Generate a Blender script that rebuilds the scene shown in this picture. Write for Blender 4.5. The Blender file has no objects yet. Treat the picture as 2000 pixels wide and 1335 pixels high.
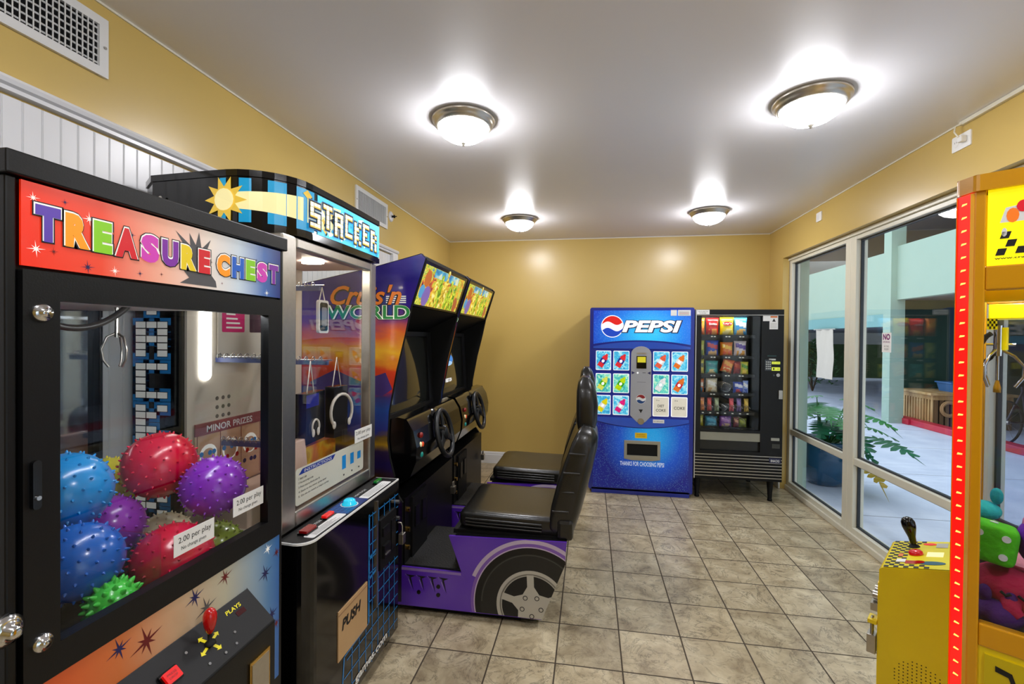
import bpy, math, random
import numpy as np
from mathutils import Matrix, Vector
from mathutils.noise import noise as pnoise
random.seed(7)
S = bpy.context.scene
COL = S.collection
PI = math.pi

# ------------------------------------------------------------------ camera
CAM_Z = 1.51
F_PX, YAW, PITCH, ROLL = 905.5, .1664, .0103, .0093
cd = bpy.data.cameras.new('camera'); cam = bpy.data.objects.new('camera', cd); COL.objects.link(cam)
cd.sensor_width = 36; cd.lens = F_PX / 2000 * 36; cd.clip_start = .02; cd.clip_end = 200
cy, sy = math.cos(YAW), math.sin(YAW)
fw0 = Vector((-sy, cy, 0)); rt0 = Vector((cy, sy, 0)); up0 = Vector((0, 0, 1))
fw = fw0 * math.cos(PITCH) - up0 * math.sin(PITCH); up1 = up0 * math.cos(PITCH) + fw0 * math.sin(PITCH)
rt = rt0 * math.cos(ROLL) + up1 * math.sin(ROLL); up = up1 * math.cos(ROLL) - rt0 * math.sin(ROLL)
M = Matrix((rt, up, -fw)).transposed().to_4x4(); M.translation = (0, 0, CAM_Z)
cam.matrix_world = M
S.camera = cam

# ------------------------------------------------------------------ world and exposure
w = bpy.data.worlds.new('overcast_sky'); S.world = w; w.use_nodes = True
wb = w.node_tree.nodes['Background']
wb.inputs['Color'].default_value = (.80, .90, 1.0, 1); wb.inputs['Strength'].default_value = 1.3
S.view_settings.view_transform = 'Standard'; S.view_settings.look = 'None'
S.view_settings.exposure = 0.75; S.view_settings.gamma = 1; S.view_settings.use_curve_mapping = False
S.cycles.max_bounces = 10; S.cycles.transparent_max_bounces = 24; S.cycles.sample_clamp_indirect = 4.0
S.cycles.caustics_reflective = False; S.cycles.caustics_refractive = False
S.cycles.use_denoising = True
LAMP = 46.0          # strength of the ceiling domes, the added unseen pair included

# ------------------------------------------------------------------ materials
def lin(c, a=1.0):
    return tuple(((x / 255) / 12.92 if x / 255 <= .04045 else ((x / 255 + .055) / 1.055) ** 2.4) for x in c[:3]) + (a,)
MATS = {}
def mat(name, c, rough=.5, metal=0., emit=0., var=.06, scale=12., bump=0., coat=0., spec=.5, alpha=1.):
    if name in MATS: return MATS[name]
    m = bpy.data.materials.new(name); m.use_nodes = True; MATS[name] = m
    nt = m.node_tree; b = nt.nodes['Principled BSDF']
    tc = nt.nodes.new('ShaderNodeTexCoord'); nz = nt.nodes.new('ShaderNodeTexNoise'); nz.inputs['Scale'].default_value = scale
    nz.inputs['Detail'].default_value = 3
    nt.links.new(tc.outputs['Object'], nz.inputs['Vector'])
    mx = nt.nodes.new('ShaderNodeMix'); mx.data_type = 'RGBA'
    lc = lin(c); mx.inputs[6].default_value = tuple(x * (1 - var) for x in lc[:3]) + (1,); mx.inputs[7].default_value = tuple(min(1, x * (1 + var)) for x in lc[:3]) + (1,)
    nt.links.new(nz.outputs['Fac'], mx.inputs[0]); nt.links.new(mx.outputs[2], b.inputs['Base Color'])
    b.inputs['Roughness'].default_value = rough; b.inputs['Metallic'].default_value = metal
    b.inputs['Specular IOR Level'].default_value = spec; b.inputs['Coat Weight'].default_value = coat; b.inputs['Coat Roughness'].default_value = .08
    if emit:
        nt.links.new(mx.outputs[2], b.inputs['Emission Color']); b.inputs['Emission Strength'].default_value = emit
    if bump:
        bp = nt.nodes.new('ShaderNodeBump'); bp.inputs['Strength'].default_value = bump; bp.inputs['Distance'].default_value = .004
        nt.links.new(nz.outputs['Fac'], bp.inputs['Height']); nt.links.new(bp.outputs['Normal'], b.inputs['Normal'])
    return m
def ramp_mat(name, axis, stops, rough=.3, emit=0., nscale=3., namp=.05, stretch=(1, 1, 1), coat=.3, interp='LINEAR', detail=4.):
    """printed artwork whose colours follow one axis of the object, waved by noise; stops = [(coordinate, rgb)]"""
    if name in MATS: return MATS[name]
    m = bpy.data.materials.new(name); m.use_nodes = True; MATS[name] = m
    nt = m.node_tree; b = nt.nodes['Principled BSDF']; L = nt.links.new
    tc = nt.nodes.new('ShaderNodeTexCoord'); sp = nt.nodes.new('ShaderNodeSeparateXYZ'); L(tc.outputs['Object'], sp.inputs[0])
    mp = nt.nodes.new('ShaderNodeMapping'); mp.inputs['Scale'].default_value = stretch; L(tc.outputs['Object'], mp.inputs[0])
    nz = nt.nodes.new('ShaderNodeTexNoise'); nz.inputs['Scale'].default_value = nscale; nz.inputs['Detail'].default_value = detail; L(mp.outputs[0], nz.inputs['Vector'])
    a = nt.nodes.new('ShaderNodeMath'); a.operation = 'SUBTRACT'; L(nz.outputs['Fac'], a.inputs[0]); a.inputs[1].default_value = .5
    k = nt.nodes.new('ShaderNodeMath'); k.operation = 'MULTIPLY_ADD'; L(a.outputs[0], k.inputs[0]); k.inputs[1].default_value = namp * 2; L(sp.outputs['XYZ'.index(axis)], k.inputs[2])
    lo, hi = stops[0][0], stops[-1][0]
    r = nt.nodes.new('ShaderNodeMapRange'); L(k.outputs[0], r.inputs[0]); r.inputs[1].default_value = lo; r.inputs[2].default_value = hi
    cr = nt.nodes.new('ShaderNodeValToRGB'); cr.color_ramp.interpolation = interp; L(r.outputs[0], cr.inputs[0])
    e = cr.color_ramp.elements
    while len(e) < len(stops): e.new(.5)
    for i, (p, c) in enumerate(stops):
        e[i].position = (p - lo) / (hi - lo)
    for i, (p, c) in enumerate(stops): e[i].color = lin(c)
    L(cr.outputs[0], b.inputs['Base Color']); b.inputs['Roughness'].default_value = rough; b.inputs['Coat Weight'].default_value = coat; b.inputs['Coat Roughness'].default_value = .06
    if emit: L(cr.outputs[0], b.inputs['Emission Color']); b.inputs['Emission Strength'].default_value = emit
    return m
def noise_mat(name, stops, scale=6., rough=.3, emit=0., detail=3., distort=.6, stretch=(1, 1, 1), coat=.2, bump=0.):
    if name in MATS: return MATS[name]
    m = bpy.data.materials.new(name); m.use_nodes = True; MATS[name] = m
    nt = m.node_tree; b = nt.nodes['Principled BSDF']; L = nt.links.new
    tc = nt.nodes.new('ShaderNodeTexCoord'); mp = nt.nodes.new('ShaderNodeMapping'); mp.inputs['Scale'].default_value = stretch; L(tc.outputs['Object'], mp.inputs[0])
    nz = nt.nodes.new('ShaderNodeTexNoise'); nz.inputs['Scale'].default_value = scale; nz.inputs['Detail'].default_value = detail; nz.inputs['Distortion'].default_value = distort; L(mp.outputs[0], nz.inputs['Vector'])
    cr = nt.nodes.new('ShaderNodeValToRGB'); L(nz.outputs['Fac'], cr.inputs[0]); e = cr.color_ramp.elements
    while len(e) < len(stops): e.new(.5)
    for i, (p, c) in enumerate(stops): e[i].position = p
    for i, (p, c) in enumerate(stops): e[i].color = lin(c)
    L(cr.outputs[0], b.inputs['Base Color']); b.inputs['Roughness'].default_value = rough; b.inputs['Coat Weight'].default_value = coat
    if emit: L(cr.outputs[0], b.inputs['Emission Color']); b.inputs['Emission Strength'].default_value = emit
    if bump:
        bp = nt.nodes.new('ShaderNodeBump'); bp.inputs['Strength'].default_value = bump; bp.inputs['Distance'].default_value = .004
        L(nz.outputs['Fac'], bp.inputs['Height']); L(bp.outputs['Normal'], b.inputs['Normal'])
    return m
def glass(name, tint=(255, 255, 255), ior=1.45, gloss=1.0):
    if name in MATS: return MATS[name]
    m = bpy.data.materials.new(name); m.use_nodes = True; MATS[name] = m
    nt = m.node_tree; L = nt.links.new; nt.nodes.remove(nt.nodes['Principled BSDF']); out = nt.nodes['Material Output']
    t = nt.nodes.new('ShaderNodeBsdfTransparent'); t.inputs[0].default_value = lin(tint)
    g = nt.nodes.new('ShaderNodeBsdfGlossy'); g.inputs['Roughness'].default_value = .01; g.inputs['Color'].default_value = (gloss, gloss, gloss, 1)
    lw = nt.nodes.new('ShaderNodeLayerWeight'); lw.inputs[0].default_value = .5
    pw = nt.nodes.new('ShaderNodeMath'); pw.operation = 'POWER'; L(lw.outputs['Facing'], pw.inputs[0]); pw.inputs[1].default_value = 5
    r0 = ((ior - 1) / (ior + 1)) ** 2
    fr = nt.nodes.new('ShaderNodeMath'); fr.operation = 'MULTIPLY_ADD'; L(pw.outputs[0], fr.inputs[0]); fr.inputs[1].default_value = 1 - r0; fr.inputs[2].default_value = r0
    mx = nt.nodes.new('ShaderNodeMixShader'); L(fr.outputs[0], mx.inputs[0]); L(t.outputs[0], mx.inputs[1]); L(g.outputs[0], mx.inputs[2]); L(mx.outputs[0], out.inputs[0])
    return m

BLACK = mat('black_laminate', (7, 7, 8), .42, bump=.05, scale=300, spec=.35)
BLACKG = mat('black_gloss', (5, 5, 6), .14, coat=.35, spec=.35)
BLACKM = mat('black_matte', (6, 6, 7), .6, spec=.3)
DARK = mat('dark_interior', (14, 14, 16), .6, spec=.3)
CHROME = mat('chrome', (215, 215, 215), .12, 1.)
STEEL = mat('brushed_steel', (185, 180, 172), .32, 1., scale=60, var=.1)
BRASS = mat('brass', (200, 160, 80), .25, 1.)
WHITE = mat('white_print', (240, 240, 238), .45)
WPAINT = mat('white_trim_paint', (226, 226, 228), .3, var=.02)
CREAM = mat('cream_window_paint', (222, 218, 200), .35, var=.03)
INK = mat('black_print', (14, 14, 16), .5)
RED = mat('red_plastic', (190, 12, 14), .2, coat=.5)
YEL = mat('yellow_print', (240, 225, 20), .4)
GLASS = glass('clear_glass', (250, 252, 252))
CABG = glass('cabinet_glass', (252, 253, 253), 1.28)
ACRYL = glass('acrylic', (240, 242, 245), 1.35)
LAV, SIL, SILD = mat('lavender_print', (196, 178, 205), .3), mat('silver_print', (186, 182, 172), .3), mat('dark_silver_print', (120, 116, 108), .35)
GASKET = mat('dark_gasket', (40, 46, 52), .5)

# ------------------------------------------------------------------ objects
W = {}
def ident(): return Matrix.Identity(4)
def thing(name, label, cat, loc=(0, 0, 0), rz=0., group=None, M=None):
    o = bpy.data.objects.new(name, None); COL.objects.link(o); o.empty_display_size = .1
    mw = M if M is not None else Matrix.Translation(loc) @ Matrix.Rotation(rz, 4, 'Z')
    o.matrix_world = mw; W[o.name] = mw.copy()
    o['label'] = label; o['category'] = cat
    if group: o['group'] = group
    return o
def tag(o, label, cat, group=None, kind=None):
    o['label'] = label; o['category'] = cat
    if group: o['group'] = group
    if kind: o['kind'] = kind
    return o
def frame(o, ux, uy):
    x = Vector(ux).normalized(); y = Vector(uy); y = (y - x * y.dot(x)).normalized(); z = x.cross(y)
    m = Matrix((x, y, z)).transposed().to_4x4(); m.translation = Vector(o); return m
TXT = {}
def text_mesh(s, bold=.0, shear=0., spacing=1.):
    k = (s, bold, shear, spacing)
    if k in TXT: return TXT[k]
    cu = bpy.data.curves.new('t', 'FONT'); cu.body = s; cu.size = 1; cu.offset = bold; cu.shear = shear; cu.space_character = spacing
    cu.resolution_u = 3; cu.fill_mode = 'FRONT'
    o = bpy.data.objects.new('t', cu); COL.objects.link(o)
    dg = bpy.context.evaluated_depsgraph_get(); me = o.evaluated_get(dg).to_mesh()
    v = [tuple(x.co) for x in me.vertices]; f = [tuple(p.vertices) for p in me.polygons]
    o.evaluated_get(dg).to_mesh_clear(); bpy.data.objects.remove(o); bpy.data.curves.remove(cu)
    TXT[k] = (v, f); return TXT[k]
class MB:
    def __init__(s): s.v = []; s.f = []; s.m = []; s.s = []; s.mats = []
    def mi(s, m):
        if m not in s.mats: s.mats.append(m)
        return s.mats.index(m)
    def add(s, v, f, m, smooth=False, M=None):
        b = len(s.v)
        s.v += [tuple(M @ Vector(p)) for p in v] if M is not None else [tuple(p) for p in v]
        s.f += [tuple(b + i for i in q) for q in f]; k = s.mi(m); s.m += [k] * len(f); s.s += [smooth] * len(f); return s
    def box(s, x0, y0, z0, x1, y1, z1, m, M=None):
        x0, x1 = sorted((x0, x1)); y0, y1 = sorted((y0, y1)); z0, z1 = sorted((z0, z1))
        v = [(x0, y0, z0), (x1, y0, z0), (x1, y1, z0), (x0, y1, z0), (x0, y0, z1), (x1, y0, z1), (x1, y1, z1), (x0, y1, z1)]
        return s.add(v, [(3, 2, 1, 0), (4, 5, 6, 7), (0, 1, 5, 4), (1, 2, 6, 5), (2, 3, 7, 6), (3, 0, 4, 7)], m, False, M)
    def prism(s, poly, fr, d0, d1, m, smooth=False, side=None):
        n = len(poly); a = sum(poly[i][0] * poly[(i + 1) % n][1] - poly[(i + 1) % n][0] * poly[i][1] for i in range(n))
        if a < 0: poly = poly[::-1]
        if d0 > d1: d0, d1 = d1, d0
        v = [(x, y, d0) for x, y in poly] + [(x, y, d1) for x, y in poly]
        s.add(v, [tuple(range(n - 1, -1, -1)), tuple(range(n, 2 * n))], m, False, fr)
        return s.add(v, [(i, (i + 1) % n, n + (i + 1) % n, n + i) for i in range(n)], side or m, smooth, fr)
    def flat(s, poly, fr, d, m):                       # a print lying d above the frame's plane
        n = len(poly); a = sum(poly[i][0] * poly[(i + 1) % n][1] - poly[(i + 1) % n][0] * poly[i][1] for i in range(n))
        if a < 0: poly = poly[::-1]
        return s.add([(x, y, d) for x, y in poly], [tuple(range(n))], m, False, fr)
    def rect(s, x0, y0, x1, y1, fr, d, m): return s.flat([(x0, y0), (x1, y0), (x1, y1), (x0, y1)], fr, d, m)
    def plate(s, x0, y0, x1, y1, fr, d0, d1, m): return s.prism([(x0, y0), (x1, y0), (x1, y1), (x0, y1)], fr, d0, d1, m)
    def rplate(s, x0, y0, x1, y1, r, fr, d0, d1, m): return s.prism(rrect(x0, y0, x1, y1, r), fr, d0, d1, m)
    def disc(s, x, y, r, fr, d, m, n=20, ry=None): return s.flat([(x + r * math.cos(2 * PI * i / n), y + (ry or r) * math.sin(2 * PI * i / n)) for i in range(n)], fr, d, m)
    def cyl(s, x, y, r, fr, d0, d1, m, n=20, ry=None): return s.prism([(x + r * math.cos(2 * PI * i / n), y + (ry or r) * math.sin(2 * PI * i / n)) for i in range(n)], fr, d0, d1, m, True)
    def star(s, x, y, r, fr, d, m, n=8, k=.22, rot=.2):
        p = []
        for i in range(2 * n):
            q = r * (1 if i % 4 == 0 else .62 if i % 2 == 0 else k); a = rot + PI * i / n; p.append((x + q * math.cos(a), y + q * math.sin(a)))
        return s.flat(p, fr, d, m)
    def text(s, t, x0, y0, w, h, fr, d, m, bold=.0, shear=0., fit=True, align='L', spacing=1.):
        v, f = text_mesh(t, bold, shear, spacing)
        if not v: return s
        xs = [p[0] for p in v]; ys = [p[1] for p in v]; a, b, c, e = min(xs), max(xs), min(ys), max(ys)
        sx = w / (b - a); sy_ = h / (e - c) if fit else sx
        return s.add([(x0 + (p[0] - a) * sx, y0 + (p[1] - c) * sy_, d) for p in v], f, m, False, fr)
    def tube(s, pts, r, m, n=8, closed=False, M=None):
        pts = [Vector(p) for p in pts]; k = len(pts); rr = r if isinstance(r, (list, tuple)) else [r] * k
        v = []; nrm = None
        for i, p in enumerate(pts):
            a = pts[(i - 1) % k] if (closed or i > 0) else p; b = pts[(i + 1) % k] if (closed or i < k - 1) else p
            t = (b - a).normalized()
            if nrm is None: nrm = t.orthogonal().normalized()
            nrm = (nrm - t * nrm.dot(t)).normalized(); bn = t.cross(nrm)
            v += [p + (nrm * math.cos(2 * PI * j / n) + bn * math.sin(2 * PI * j / n)) * rr[i] for j in range(n)]
        f = [(i * n + j, i * n + (j + 1) % n, ((i + 1) % k) * n + (j + 1) % n, ((i + 1) % k) * n + j) for i in range(k if closed else k - 1) for j in range(n)]
        s.add(v, f, m, True, M)
        if not closed: s.add(v, [tuple(range(n - 1, -1, -1)), tuple(range((k - 1) * n, k * n))], m, False, M)
        return s
    def lathe(s, prof, M, m, n=28, smooth=True):
        v = []; k = len(prof)
        for r, z in prof: v += [(r * math.cos(2 * PI * j / n), r * math.sin(2 * PI * j / n), z) for j in range(n)]
        f = [(i * n + j, i * n + (j + 1) % n, (i + 1) * n + (j + 1) % n, (i + 1) * n + j) for i in range(k - 1) for j in range(n)]
        return s.add(v, f, m, smooth, M)
    def ball(s, c, r, m, n=24, k=14, M=None, e1=1., e2=1.):
        if not isinstance(r, (tuple, list)): r = (r, r, r)
        pw = lambda x, e: math.copysign(abs(x) ** e, x)
        v = [(c[0], c[1], c[2] - r[2])]
        for i in range(1, k):
            ph = -PI / 2 + PI * i / k
            for j in range(n):
                th = 2 * PI * j / n
                v.append((c[0] + r[0] * pw(math.cos(ph), e1) * pw(math.cos(th), e2), c[1] + r[1] * pw(math.cos(ph), e1) * pw(math.sin(th), e2), c[2] + r[2] * pw(math.sin(ph), e1)))
        v.append((c[0], c[1], c[2] + r[2])); t = len(v) - 1
        f = [(0, 1 + (j + 1) % n, 1 + j) for j in range(n)] + [(t, t - n + j, t - n + (j + 1) % n) for j in range(n)]
        f += [(1 + (i - 1) * n + j, 1 + (i - 1) * n + (j + 1) % n, 1 + i * n + (j + 1) % n, 1 + i * n + j) for i in range(1, k - 1) for j in range(n)]
        return s.add(v, f, m, True, M)
    def loft(s, secs, m, smooth=True, caps=True):
        n = len(secs[0]); v = [p for q in secs for p in q]; k = len(secs)
        s.add(v, [(i * n + j, i * n + (j + 1) % n, (i + 1) * n + (j + 1) % n, (i + 1) * n + j) for i in range(k - 1) for j in range(n)], m, smooth)
        if caps: s.add(v, [tuple(range(n - 1, -1, -1)), tuple(range((k - 1) * n, k * n))], m)
        return s
    def ring_frame(s, x0, y0, x1, y1, b, fr, d0, d1, m):    # rectangular frame, bar width b or (l, b, r, t)
        l, bo, r, t = b if isinstance(b, tuple) else (b,) * 4
        s.plate(x0, y0, x0 + l, y1, fr, d0, d1, m); s.plate(x1 - r, y0, x1, y1, fr, d0, d1, m)
        s.plate(x0 + l, y0, x1 - r, y0 + bo, fr, d0, d1, m); s.plate(x0 + l, y1 - t, x1 - r, y1, fr, d0, d1, m); return s
    def build(s, name, parent=None, bevel=0., label=None, seg=2, fixn=False, angle=None):
        me = bpy.data.meshes.new(name); inv = W[parent.name].inverted() if parent is not None else None
        me.from_pydata([tuple(inv @ Vector(p)) for p in s.v] if inv is not None else s.v, [], s.f)
        for m in s.mats: me.materials.append(m)
        me.polygons.foreach_set('material_index', s.m); me.polygons.foreach_set('use_smooth', s.s); me.update()
        o = bpy.data.objects.new(name, me); COL.objects.link(o)
        if parent is not None:
            o.parent = parent; W[o.name] = W[parent.name]
        else: W[o.name] = ident()
        if bevel:
            b = o.modifiers.new('bevel', 'BEVEL'); b.width = bevel; b.segments = seg; b.limit_method = 'ANGLE'; b.angle_limit = math.radians(40); b.harden_normals = False
        if label: o['label'] = label
        return o
def rrect(x0, y0, x1, y1, r, n=5):
    p = []
    for cx, cy_, a in ((x1 - r, y0 + r, -PI / 2), (x1 - r, y1 - r, 0), (x0 + r, y1 - r, PI / 2), (x0 + r, y0 + r, PI)):
        p += [(cx + r * math.cos(a + PI / 2 * i / n), cy_ + r * math.sin(a + PI / 2 * i / n)) for i in range(n + 1)]
    return p
def clip(poly, planes):
    for a, b, c in planes:                                  # keep a*x+b*y+c >= 0
        out = []
        for i in range(len(poly)):
            p, q = poly[i], poly[(i + 1) % len(poly)]; dp = a * p[0] + b * p[1] + c; dq = a * q[0] + b * q[1] + c
            if dp >= 0: out.append(p)
            if dp * dq < 0: t = dp / (dp - dq); out.append((p[0] + (q[0] - p[0]) * t, p[1] + (q[1] - p[1]) * t))
        poly = out
        if len(poly) < 3: return []
    return poly
def struct(mb, name, bevel=0., parent=None):
    o = mb.build(name, parent, bevel)
    if parent is None: o['kind'] = 'structure'
    return o
def struct_empty(name, loc=(0, 0, 0)):
    o = bpy.data.objects.new(name, None); COL.objects.link(o); o.location = loc; W[o.name] = Matrix.Translation(loc); o['kind'] = 'structure'; return o
def copy_tree(o, dx=(0, 0, 0), label=None, shift=None):
    r = o.copy(); COL.objects.link(r); r.location = o.location + Vector(dx); W[r.name] = Matrix.Translation(dx) @ W[o.name]
    if label: r['label'] = label
    for ch in list(o.children):
        c = ch.copy(); COL.objects.link(c); c.parent = r; W[c.name] = W[r.name]
        if shift and ch.name.split('.')[0] in shift: c.location = ch.location + Vector(shift[ch.name.split('.')[0]])
        for g in ch.children:
            d = g.copy(); COL.objects.link(d); d.parent = c; W[d.name] = W[r.name]
    return r
FX = lambda x, y=0, z=0: frame((x, y, z), (0, 1, 0), (0, 0, 1))      # a face looking to +X; u = +Y, v = +Z
FY = lambda y, x=0, z=0: frame((x, y, z), (1, 0, 0), (0, 0, 1))      # a face looking to -Y; u = +X, v = +Z
FZ = lambda z: frame((0, 0, z), (1, 0, 0), (0, 1, 0))
FL = lambda x: frame((x, 0, 0), (0, -1, 0), (0, 0, 1))               # a face looking to -X; u = -Y

# ------------------------------------------------------------------ room shell
XL, XR, YB, YF, H = -1.69, 1.92, 5.44, -2.2, 2.66
XW = 2.02                                                             # window plane
def floor_material():
    m = bpy.data.materials.new('stone_tile_floor'); m.use_nodes = True; nt = m.node_tree; b = nt.nodes['Principled BSDF']; L = nt.links.new
    tc = nt.nodes.new('ShaderNodeTexCoord'); mp = nt.nodes.new('ShaderNodeMapping'); L(tc.outputs['Object'], mp.inputs[0])
    T = .305; mp.inputs['Location'].default_value = (-.1627 / T + 40, -2.1423 / T + 40, 0); mp.inputs['Scale'].default_value = (1 / T, 1 / T, 1)
    fr = nt.nodes.new('ShaderNodeVectorMath'); fr.operation = 'FRACTION'; L(mp.outputs[0], fr.inputs[0])
    fl = nt.nodes.new('ShaderNodeVectorMath'); fl.operation = 'FLOOR'; L(mp.outputs[0], fl.inputs[0])
    sp = nt.nodes.new('ShaderNodeSeparateXYZ'); L(fr.outputs[0], sp.inputs[0])
    def edge(o):
        a = nt.nodes.new('ShaderNodeMath'); a.operation = 'SUBTRACT'; a.inputs[1].default_value = .5; L(o, a.inputs[0])
        c = nt.nodes.new('ShaderNodeMath'); c.operation = 'ABSOLUTE'; L(a.outputs[0], c.inputs[0]); return c.outputs[0]
    mxm = nt.nodes.new('ShaderNodeMath'); mxm.operation = 'MAXIMUM'; L(edge(sp.outputs[0]), mxm.inputs[0]); L(edge(sp.outputs[1]), mxm.inputs[1])
    g = nt.nodes.new('ShaderNodeMapRange'); g.inputs[1].default_value = .485; g.inputs[2].default_value = .492; L(mxm.outputs[0], g.inputs[0])
    wn = nt.nodes.new('ShaderNodeTexWhiteNoise'); wn.noise_dimensions = '3D'; L(fl.outputs[0], wn.inputs['Vector'])
    # stone clouds, shifted per tile
    ad = nt.nodes.new('ShaderNodeVectorMath'); ad.operation = 'MULTIPLY_ADD'; L(wn.outputs['Color'], ad.inputs[0]); ad.inputs[1].default_value = (7, 7, 7); L(mp.outputs[0], ad.inputs[2])
    n1 = nt.nodes.new('ShaderNodeTexNoise'); n1.inputs['Scale'].default_value = 2.2; n1.inputs['Detail'].default_value = 8; n1.inputs['Roughness'].default_value = .65; n1.inputs['Distortion'].default_value = .5; L(ad.outputs[0], n1.inputs['Vector'])
    c1 = nt.nodes.new('ShaderNodeValToRGB'); L(n1.outputs['Fac'], c1.inputs[0]); e = c1.color_ramp.elements; e[0].position = .32; e[1].position = .68
    e[0].color = lin((154, 137, 108)); e[1].color = lin((214, 200, 168)); q = e.new(.5); q.color = lin((188, 172, 140))
    # fine veins: where a warped noise crosses its middle value
    n2 = nt.nodes.new('ShaderNodeTexNoise'); n2.inputs['Scale'].default_value = 2.1; n2.inputs['Detail'].default_value = 6; n2.inputs['Roughness'].default_value = .7; n2.inputs['Distortion'].default_value = 1.0; L(ad.outputs[0], n2.inputs['Vector'])
    vv = edge(n2.outputs['Fac']); vr = nt.nodes.new('ShaderNodeMapRange'); vr.inputs[1].default_value = 0; vr.inputs[2].default_value = .022; vr.inputs[3].default_value = 1.15; vr.inputs[4].default_value = 0; L(vv, vr.inputs[0])
    n3 = nt.nodes.new('ShaderNodeTexNoise'); n3.inputs['Scale'].default_value = 1.3; L(ad.outputs[0], n3.inputs['Vector'])
    vm = nt.nodes.new('ShaderNodeMath'); vm.operation = 'MULTIPLY'; L(vr.outputs[0], vm.inputs[0]); L(n3.outputs['Fac'], vm.inputs[1])
    mv = nt.nodes.new('ShaderNodeMix'); mv.data_type = 'RGBA'; L(vm.outputs[0], mv.inputs[0]); L(c1.outputs[0], mv.inputs[6]); mv.inputs[7].default_value = lin((70, 60, 46))
    br = nt.nodes.new('ShaderNodeMapRange'); br.inputs[3].default_value = .88; br.inputs[4].default_value = 1.06; L(wn.outputs['Value'], br.inputs[0])
    mb = nt.nodes.new('ShaderNodeVectorMath'); mb.operation = 'SCALE'; L(mv.outputs[2], mb.inputs[0]); L(br.outputs[0], mb.inputs['Scale'])
    mg = nt.nodes.new('ShaderNodeMix'); mg.data_type = 'RGBA'; L(g.outputs[0], mg.inputs[0]); L(mb.outputs[0], mg.inputs[6]); mg.inputs[7].default_value = lin((66, 54, 40))
    L(mg.outputs[2], b.inputs['Base Color'])
    rr = nt.nodes.new('ShaderNodeMapRange'); rr.inputs[3].default_value = .28; rr.inputs[4].default_value = .8; L(g.outputs[0], rr.inputs[0]); L(rr.outputs[0], b.inputs['Roughness'])
    iv = nt.nodes.new('ShaderNodeMath'); iv.operation = 'SUBTRACT'; iv.inputs[0].default_value = 1; L(g.outputs[0], iv.inputs[1])
    bp = nt.nodes.new('ShaderNodeBump'); bp.inputs['Strength'].default_value = .3; bp.inputs['Distance'].default_value = .003; L(iv.outputs[0], bp.inputs['Height']); L(bp.outputs[0], b.inputs['Normal'])
    return m
WALL = mat('golden_wall_paint', (202, 173, 98), .30, var=.03, scale=3, bump=.03)
CEIL = mat('ceiling_satin_paint', (236, 234, 236), .34, var=.015, scale=2)
struct(MB().box(XL - .3, YF - .1, -.12, XW + .06, YB + .15, 0, floor_material()), 'floor')
struct(MB().box(XL - .3, YF - .1, H, XR + .6, YB + .15, H + .12, CEIL), 'ceiling')
struct(MB().box(XL - .15, YF, 0, XL, YB, H, WALL), 'wall_left')
struct(MB().box(XL - .15, YB, 0, XR + .16, YB + .15, H, WALL), 'wall_back')
struct(MB().box(XL - .15, YF - .1, 0, XR + .3, YF, H, WALL), 'wall_front')
struct(MB().box(XR, YF, 2.335, XR + .16, YB, H, WALL).box(XR, 5.09, 0, XR + .06, YB, 2.335, WALL).box(XR + .06, 5.125, 0, XR + .16, YB, 2.335, WALL), 'wall_right')
# thin bead of paint where walls meet the ceiling
struct(MB().box(XL, YF, H - .008, XL + .006, YB, H, CREAM).box(XL, YB - .006, H - .008, XR, YB, H, CREAM).box(XR - .006, YF, H - .008, XR, YB, H, CREAM), 'trim_1')
bb = MB(); P_ = [(0, 0), (.016, 0), (.016, .10), (.011, .108), (.011, .122), (.005, .135), (0, .138)]
bb.prism(P_, frame((XL, YB, 0), (0, -1, 0), (0, 0, 1)), XL - XR, 0, WPAINT)
struct(bb, 'baseboard_back')
struct(MB().prism(P_, frame((XL, YB, 0), (1, 0, 0), (0, 0, 1)), 0, YB - 3.86, WPAINT), 'baseboard_left')
struct(MB().box(XR - .014, 5.09, 0, XR, YB, .12, WPAINT), 'baseboard_right')
# beadboard panel with its moulded cap on the left wall
bd = MB(); X0 = XL + .001; bd.box(X0, -1.0, .1, X0 + .0055, 3.745, 2.2, WPAINT)
y = -1.0
while y < 3.74:
    bd.box(X0, y, .1, X0 + .008, min(y + .0462, 3.745), 2.2, WPAINT); bd.box(X0, y + .0478, .1, X0 + .0075, min(y + .0505, 3.746), 2.2, WPAINT)
    y += .0508
struct(bd, 'wall_panel_beadboard', .0015)
cp = MB()
CP = [(0, 0), (.02, .004), (.02, .016), (.03, .022), (.034, .034), (.028, .044), (.014, .05), (0, .052)]
cp.prism([(a, b + 2.208) for a, b in CP], frame((X0, -1.2, 0), (1, 0, 0), (0, 0, 1)), -5.05, 0, WPAINT)
cp.box(X0, 3.745, .1, X0 + .022, 3.85, 2.212, WPAINT).box(X0, 3.728, .1, X0 + .03, 3.752, 2.20, WPAINT)
struct(cp, 'trim_2')

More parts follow.
